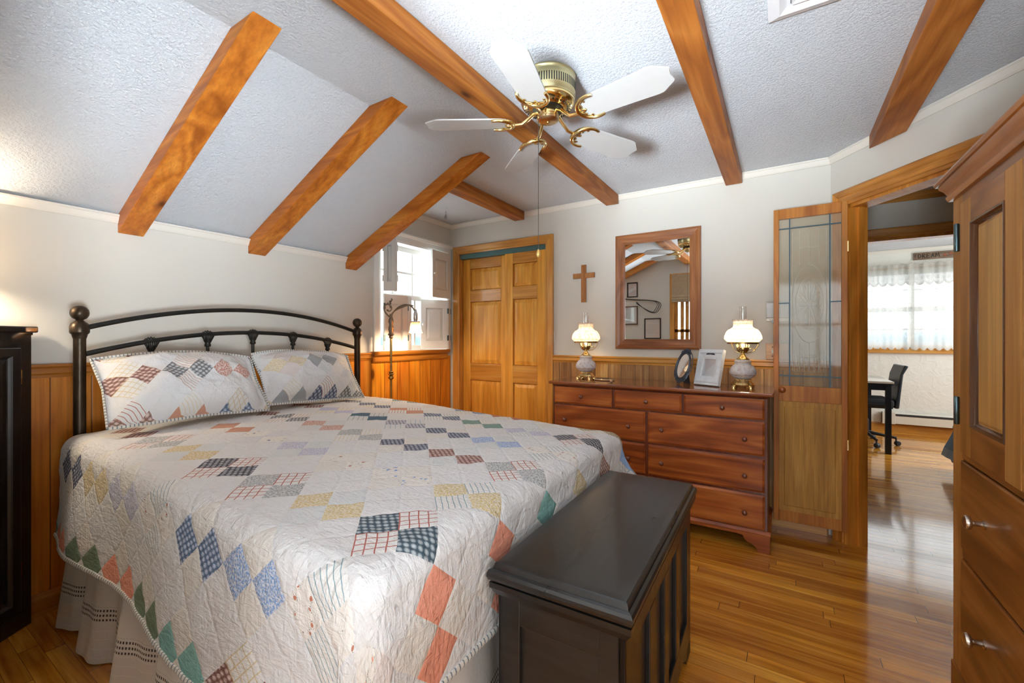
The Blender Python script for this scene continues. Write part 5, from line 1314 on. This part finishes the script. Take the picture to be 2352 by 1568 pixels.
bm = B(); quad(bm, fn(FU0, FZ0, -.045), fn(FU1, FZ0, -.045), fn(FU1, FZ1, -.045), fn(FU0, FZ1, -.045)); obj('pane', bm, M['glass'], t)
def lace(name, u0, u1, z0, z1, yoff, label, scal, grp=None, gather=.012):
    bm = B(); uvl = bm.loops.layers.uv.new('UVMap'); n, m = int((u1-u0)*170), 24; gx = []
    for i in range(n+1):
        u = u0+(u1-u0)*i/n; col = []
        ph = (u-u0)/scal; tip = abs(sin(pi*ph))**.6
        for j in range(m+1):
            s_ = j/m; zb = z0 + .045*(1-tip)
            z = zb + (z1+.008*sin(u*55)-zb)*s_
            y = R2 - yoff - gather*sin(u*34+1.3*sin(u*9)+.5*s_) - .004*sin(u*90)
            col.append((bm.verts.new((u, y, z)), u*1.4+(7 if z1 > 2.1 and z0 > 1.7 else 0), s_))
        gx.append(col)
    for a, b in zip(gx, gx[1:]):
        for j in range(m):
            c = (a[j], b[j], b[j+1], a[j+1]); f = bm.faces.new([q[0] for q in c])
            for lp, q in zip(f.loops, c): lp[uvl].uv = (q[1], q[2])
    o = tag(obj(name, bm, M['lace'], smooth=180), label, 'curtain', grp); return o
lace('lace_curtain', .72, 1.415, 1.045, 2.085, .060, 'white lace curtain with scalloped hem on the left half of the far window', .072, 'lace curtains')
lace('lace_curtain', 1.385, 2.10, 1.045, 2.085, .075, 'white lace curtain with scalloped hem on the right half of the far window', .072, 'lace curtains')
lace('lace_valance', .70, 2.12, 1.86, 2.135, .128, 'white lace valance with hanging points across the top of the far window', .088)
bm = B(); tube(bm, [(.68, R2-.09, 2.110), (2.14, R2-.09, 2.110)], .008, 8); lathe(bm, [(0, -.02), (.018, 0), (0, .02)], 10, (.67, R2-.09, 2.110)); lathe(bm, [(0, -.02), (.018, 0), (0, .02)], 10, (2.15, R2-.09, 2.110))
box(bm, .70, .712, R2-.09, R2-.001, 2.095, 2.115); box(bm, 2.10, 2.112, R2-.09, R2-.001, 2.095, 2.115)
tag(obj('curtain_rod', bm, M['ivory'], smooth=40), 'thin curtain rod carrying the lace in the far room', 'curtain rod')
# DREAM sign
t = thing('wall_sign', 'weathered wooden sign reading DREAM with rust stars above the lace curtains', 'sign', (1.72, R2, 2.24))
SX0, SX1, SZ0, SZ1 = 1.413, 2.04, 2.190, 2.280
SF = lambda u, v, h: (SX0+u, R2-.004-h, SZ0+v)
bm = B(); prism(bm, [(0, 0), (SX1-SX0, 0), (SX1-SX0, SZ1-SZ0), (0, SZ1-SZ0)], SF, 0, .018); obj('board', bm, M['sign'], t, bevel=.002)
G5 = {'D': [[(0,0),(0,1)],[(0,1),(.55,.8),(.7,.5),(.5,.15),(0,0)]], 'R': [[(0,0),(0,1)],[(0,1),(.55,.9),(.55,.6),(0,.5)],[(.1,.5),(.7,0)]], 'E': [[(.6,1),(0,1),(0,0),(.65,.02)],[(0,.52),(.5,.52)]], 'A': [[(0,0),(.4,1),(.75,0)],[(.15,.38),(.6,.38)]], 'M': [[(0,0),(.15,1),(.45,.3),(.8,1),(.95,0)]]}
x = .044
for ch in 'DREAM':
    bm = B(); sc = .052
    for st_ in G5[ch]: tube(bm, [SF(x+a*sc*.70, .020+b*sc, .019) for a, b in st_], .0032, 5)
    obj('letter', bm, M['ink'], t); x += .040
bm = B(); tube(bm, [SF(.012+.02*a, .02+.05*b, .019) for a, b in ((1, 1), (0, .95), (.1, .1))], .002, 4); obj('corner_mark', bm, M['ink'], t)
for k, (cx_, cz_) in enumerate(((.288, .042), (.342, .054), (.400, .040))):
    bm = B(); prism(bm, [(cx_+(.026 if i % 2 == 0 else .011)*sin(pi*i/5), cz_+(.026 if i % 2 == 0 else .011)*cos(pi*i/5)) for i in range(10)], SF, .0185, .021); obj('star', bm, M['star'], t)
# baseboard heater
t = thing('baseboard_heater', 'long cream baseboard heater under the far window', 'heater', (1.9, R2-.02, .08))
bm = B(); x0, x1 = 1.096, 2.7
prism(bm, [(.018, .095), (.075, .095), (.075, .205), (.055, .236), (.018, .240)], lambda u, v, h: (h, R2-u, v), x0, x1); obj('body', bm, M['heater'], t, bevel=.003)
bm = B(); box(bm, x0+.13, x1-.1, R2-.0775, R2-.07, .196, .222); obj('slot', bm, M['darkslot'], t)
bm = B(); box(bm, x0, x0+.13, R2-.080, R2-.018, .088, .243); obj('end_cover', bm, M['heater'], t, bevel=.003)
bm = B(); box(bm, x0+.02, x1, R2-.06, R2-.02, .0925, .0955); obj('under_fin', bm, M['darkslot'], t)
# desk
t = thing('desk', 'pale topped desk with black steel legs in the far room', 'desk', (.35, 6.5, 0))
bm = B(); box(bm, -.35, .965, 5.83, 7.12, .728, .750); obj('desk_top', bm, M['deskt'], t, bevel=.004)
bm = B(); box(bm, -.34, .955, 5.84, 7.11, .712, .7285); obj('edge_band', bm, M['blackm'], t)
bm = B(); box(bm, -.30, .93, 5.86, 5.885, .655, .713); box(bm, -.30, .93, 7.06, 7.085, .655, .713); box(bm, .905, .93, 5.86, 7.085, .655, .713); obj('apron', bm, M['blackm'], t)
for x, y in ((.922, 5.865), (.922, 7.07), (-.31, 5.865), (-.31, 7.07)):
    bm = B(); box(bm, x-.024, x+.024, y-.024, y+.024, 0, .714); obj('leg', bm, M['blackm'], t, bevel=.003)
bm = B(); tube(bm, bez([(.35, 6.75, .757), (.5, 6.9, .84), (.70, 6.8, .80), (.74, 6.7, .757)], 20), .006, 6)
tag(obj('desk_cable', bm, M['cable'], smooth=60), 'dark looped cable lying on the far room desk', 'cable')
# office chair
t = thing('office_chair', 'black office chair on casters tucked beside the far room desk', 'chair', (.80, 6.38, 0), radians(4))
bm = B(); prism(bm, [(-.24, -.22), (.20, -.22), (.22, -.18), (.22, .18), (.20, .22), (-.24, .22), (-.27, .16), (-.27, -.16)], lambda u, v, h: (u, v, h), .435, .525); obj('seat', bm, M['blackfab'], t, world=False, bevel=.028)
bm = B()
for s_ in (0,):
    pr = [(.215, .43), (.255, .43), (.272, .62), (.290, .80), (.335, .895), (.300, .905), (.262, .80), (.240, .62)]
    prism(bm, pr, lambda u, v, h: (u, h, v), -.20, .20)
obj('backrest', bm, M['blackpl'], t, world=False, bevel=.012)
bm = B(); box(bm, -.10, .24, -.035, .035, .405, .436); obj('seat_bracket', bm, M['blackm'], t, world=False)
bm = B(); lathe(bm, [(.018, .26), (.018, .41)], 14); obj('gas_lift', bm, M['chromed'], t, smooth=50, world=False)
bm = B(); lathe(bm, [(.03, .09), (.035, .10), (.035, .26), (.028, .28)], 16); obj('column', bm, M['blackpl'], t, smooth=50, world=False)
for k in range(5):
    a = radians(-8) + 2*pi*k/5; d = Vector((cos(a), sin(a), 0))
    bm = B(); tube(bm, [d*.02+Vector((0, 0, .125)), d*.27+Vector((0, 0, .085))], lambda s_: .020-.006*s_, 8); l_ = obj('base_spoke', bm, M['blackm'], t, smooth=50, world=False)
    bm = B(); Mx = Matrix.Translation(d*.28+Vector((0, 0, .028))) @ Matrix.Rotation(a+.5, 4, 'Z') @ Matrix.Rotation(pi/2, 4, 'X')
    lathe(bm, [(0, -.022), (.022, -.022), (.027, -.016), (.027, .016), (.022, .022), (0, .022)], 16, M=Mx); lathe(bm, [(.008, .03), (.008, .088)], 8, d*.268); obj('caster', bm, M['blackpl'], l_, smooth=50, world=False)
# far bed with blue comforter
t = thing('far_bed', 'corner of a bed with dusty blue comforter in the far room', 'bed', (2.1, 5.0, 0))
BX, BY0, BY1 = 1.345, 4.62, 5.36
def bed_path(n=26):
    return [(BX, BY0+(BY1-BY0)*i/n, 1, 0) for i in range(n)] + [(BX, BY1, 1, 1)] + [(BX+1.5*i/n, BY1, 0, 1) for i in range(1, n+1)]
bm = B(); loops = []
for z, o in ((.60, -.05), (.595, -.02), (.56, .0), (.45, .02), (.30, .06), (.20, .09)):
    row = []
    for x, y, wx, ny in bed_path():
        f = .012*sin(y*30+x*26)*max(0, (.6-z)*2)
        row.append(bm.verts.new((x - wx*(o+f), y + ny*(o+f), z)))
    loops.append(row)
for a, b in zip(loops, loops[1:]):
    for i in range(len(a)-1): bm.faces.new((a[i], a[i+1], b[i+1], b[i]))
bm.faces.new(loops[0] + [bm.verts.new((BX+1.5, BY0, .60))])
obj('comforter', bm, M['bluefab'], t, smooth=180)
bm = B(); prv = None
for x, y, wx, ny in bed_path():
    f = .012*sin(y*30+x*26)*.75
    c = [bm.verts.new((x - wx*(o+f), y + ny*(o+f), z)) for z, o in ((.205, .0895), (.13, .105))]
    if prv: bm.faces.new((prv[0], c[0], c[1], prv[1]))
    prv = c
obj('binding', bm, M['blueband'], t, smooth=180)
bm = B(); box(bm, BX+.05, BX+1.5, BY0+.03, BY1-.05, .18, .57); obj('mattress', bm, M['mattress'], t)
for x in (BX+.1, BX+1.4):
    for y in (BY0+.08, BY1-.10): bm = B(); box(bm, x-.03, x+.03, y-.03, y+.03, 0, .18); obj('leg', bm, M['blackm'], t)
bm = B(); prv = None
for i in range(31):
    y = BY1-.02-.45*i/30; c = []
    for k, (dx, z) in enumerate(((.30, .622), (.12, .620), (.02, .595), (-.030, .50), (-.055, .40))):
        q = .010*noise.noise((y*18, k*1.7, 3)); c.append(bm.verts.new((BX+dx+q-.016, y+.01*noise.noise((k*3, y*9, 1)), z+abs(q))))
    if prv:
        for k in range(4): bm.faces.new((prv[k], prv[k+1], c[k+1], c[k]))
    prv = c
tag(obj('throw_blanket', bm, M['fuzzy'], smooth=180), 'pale fuzzy throw hanging over the blue far bed', 'blanket')
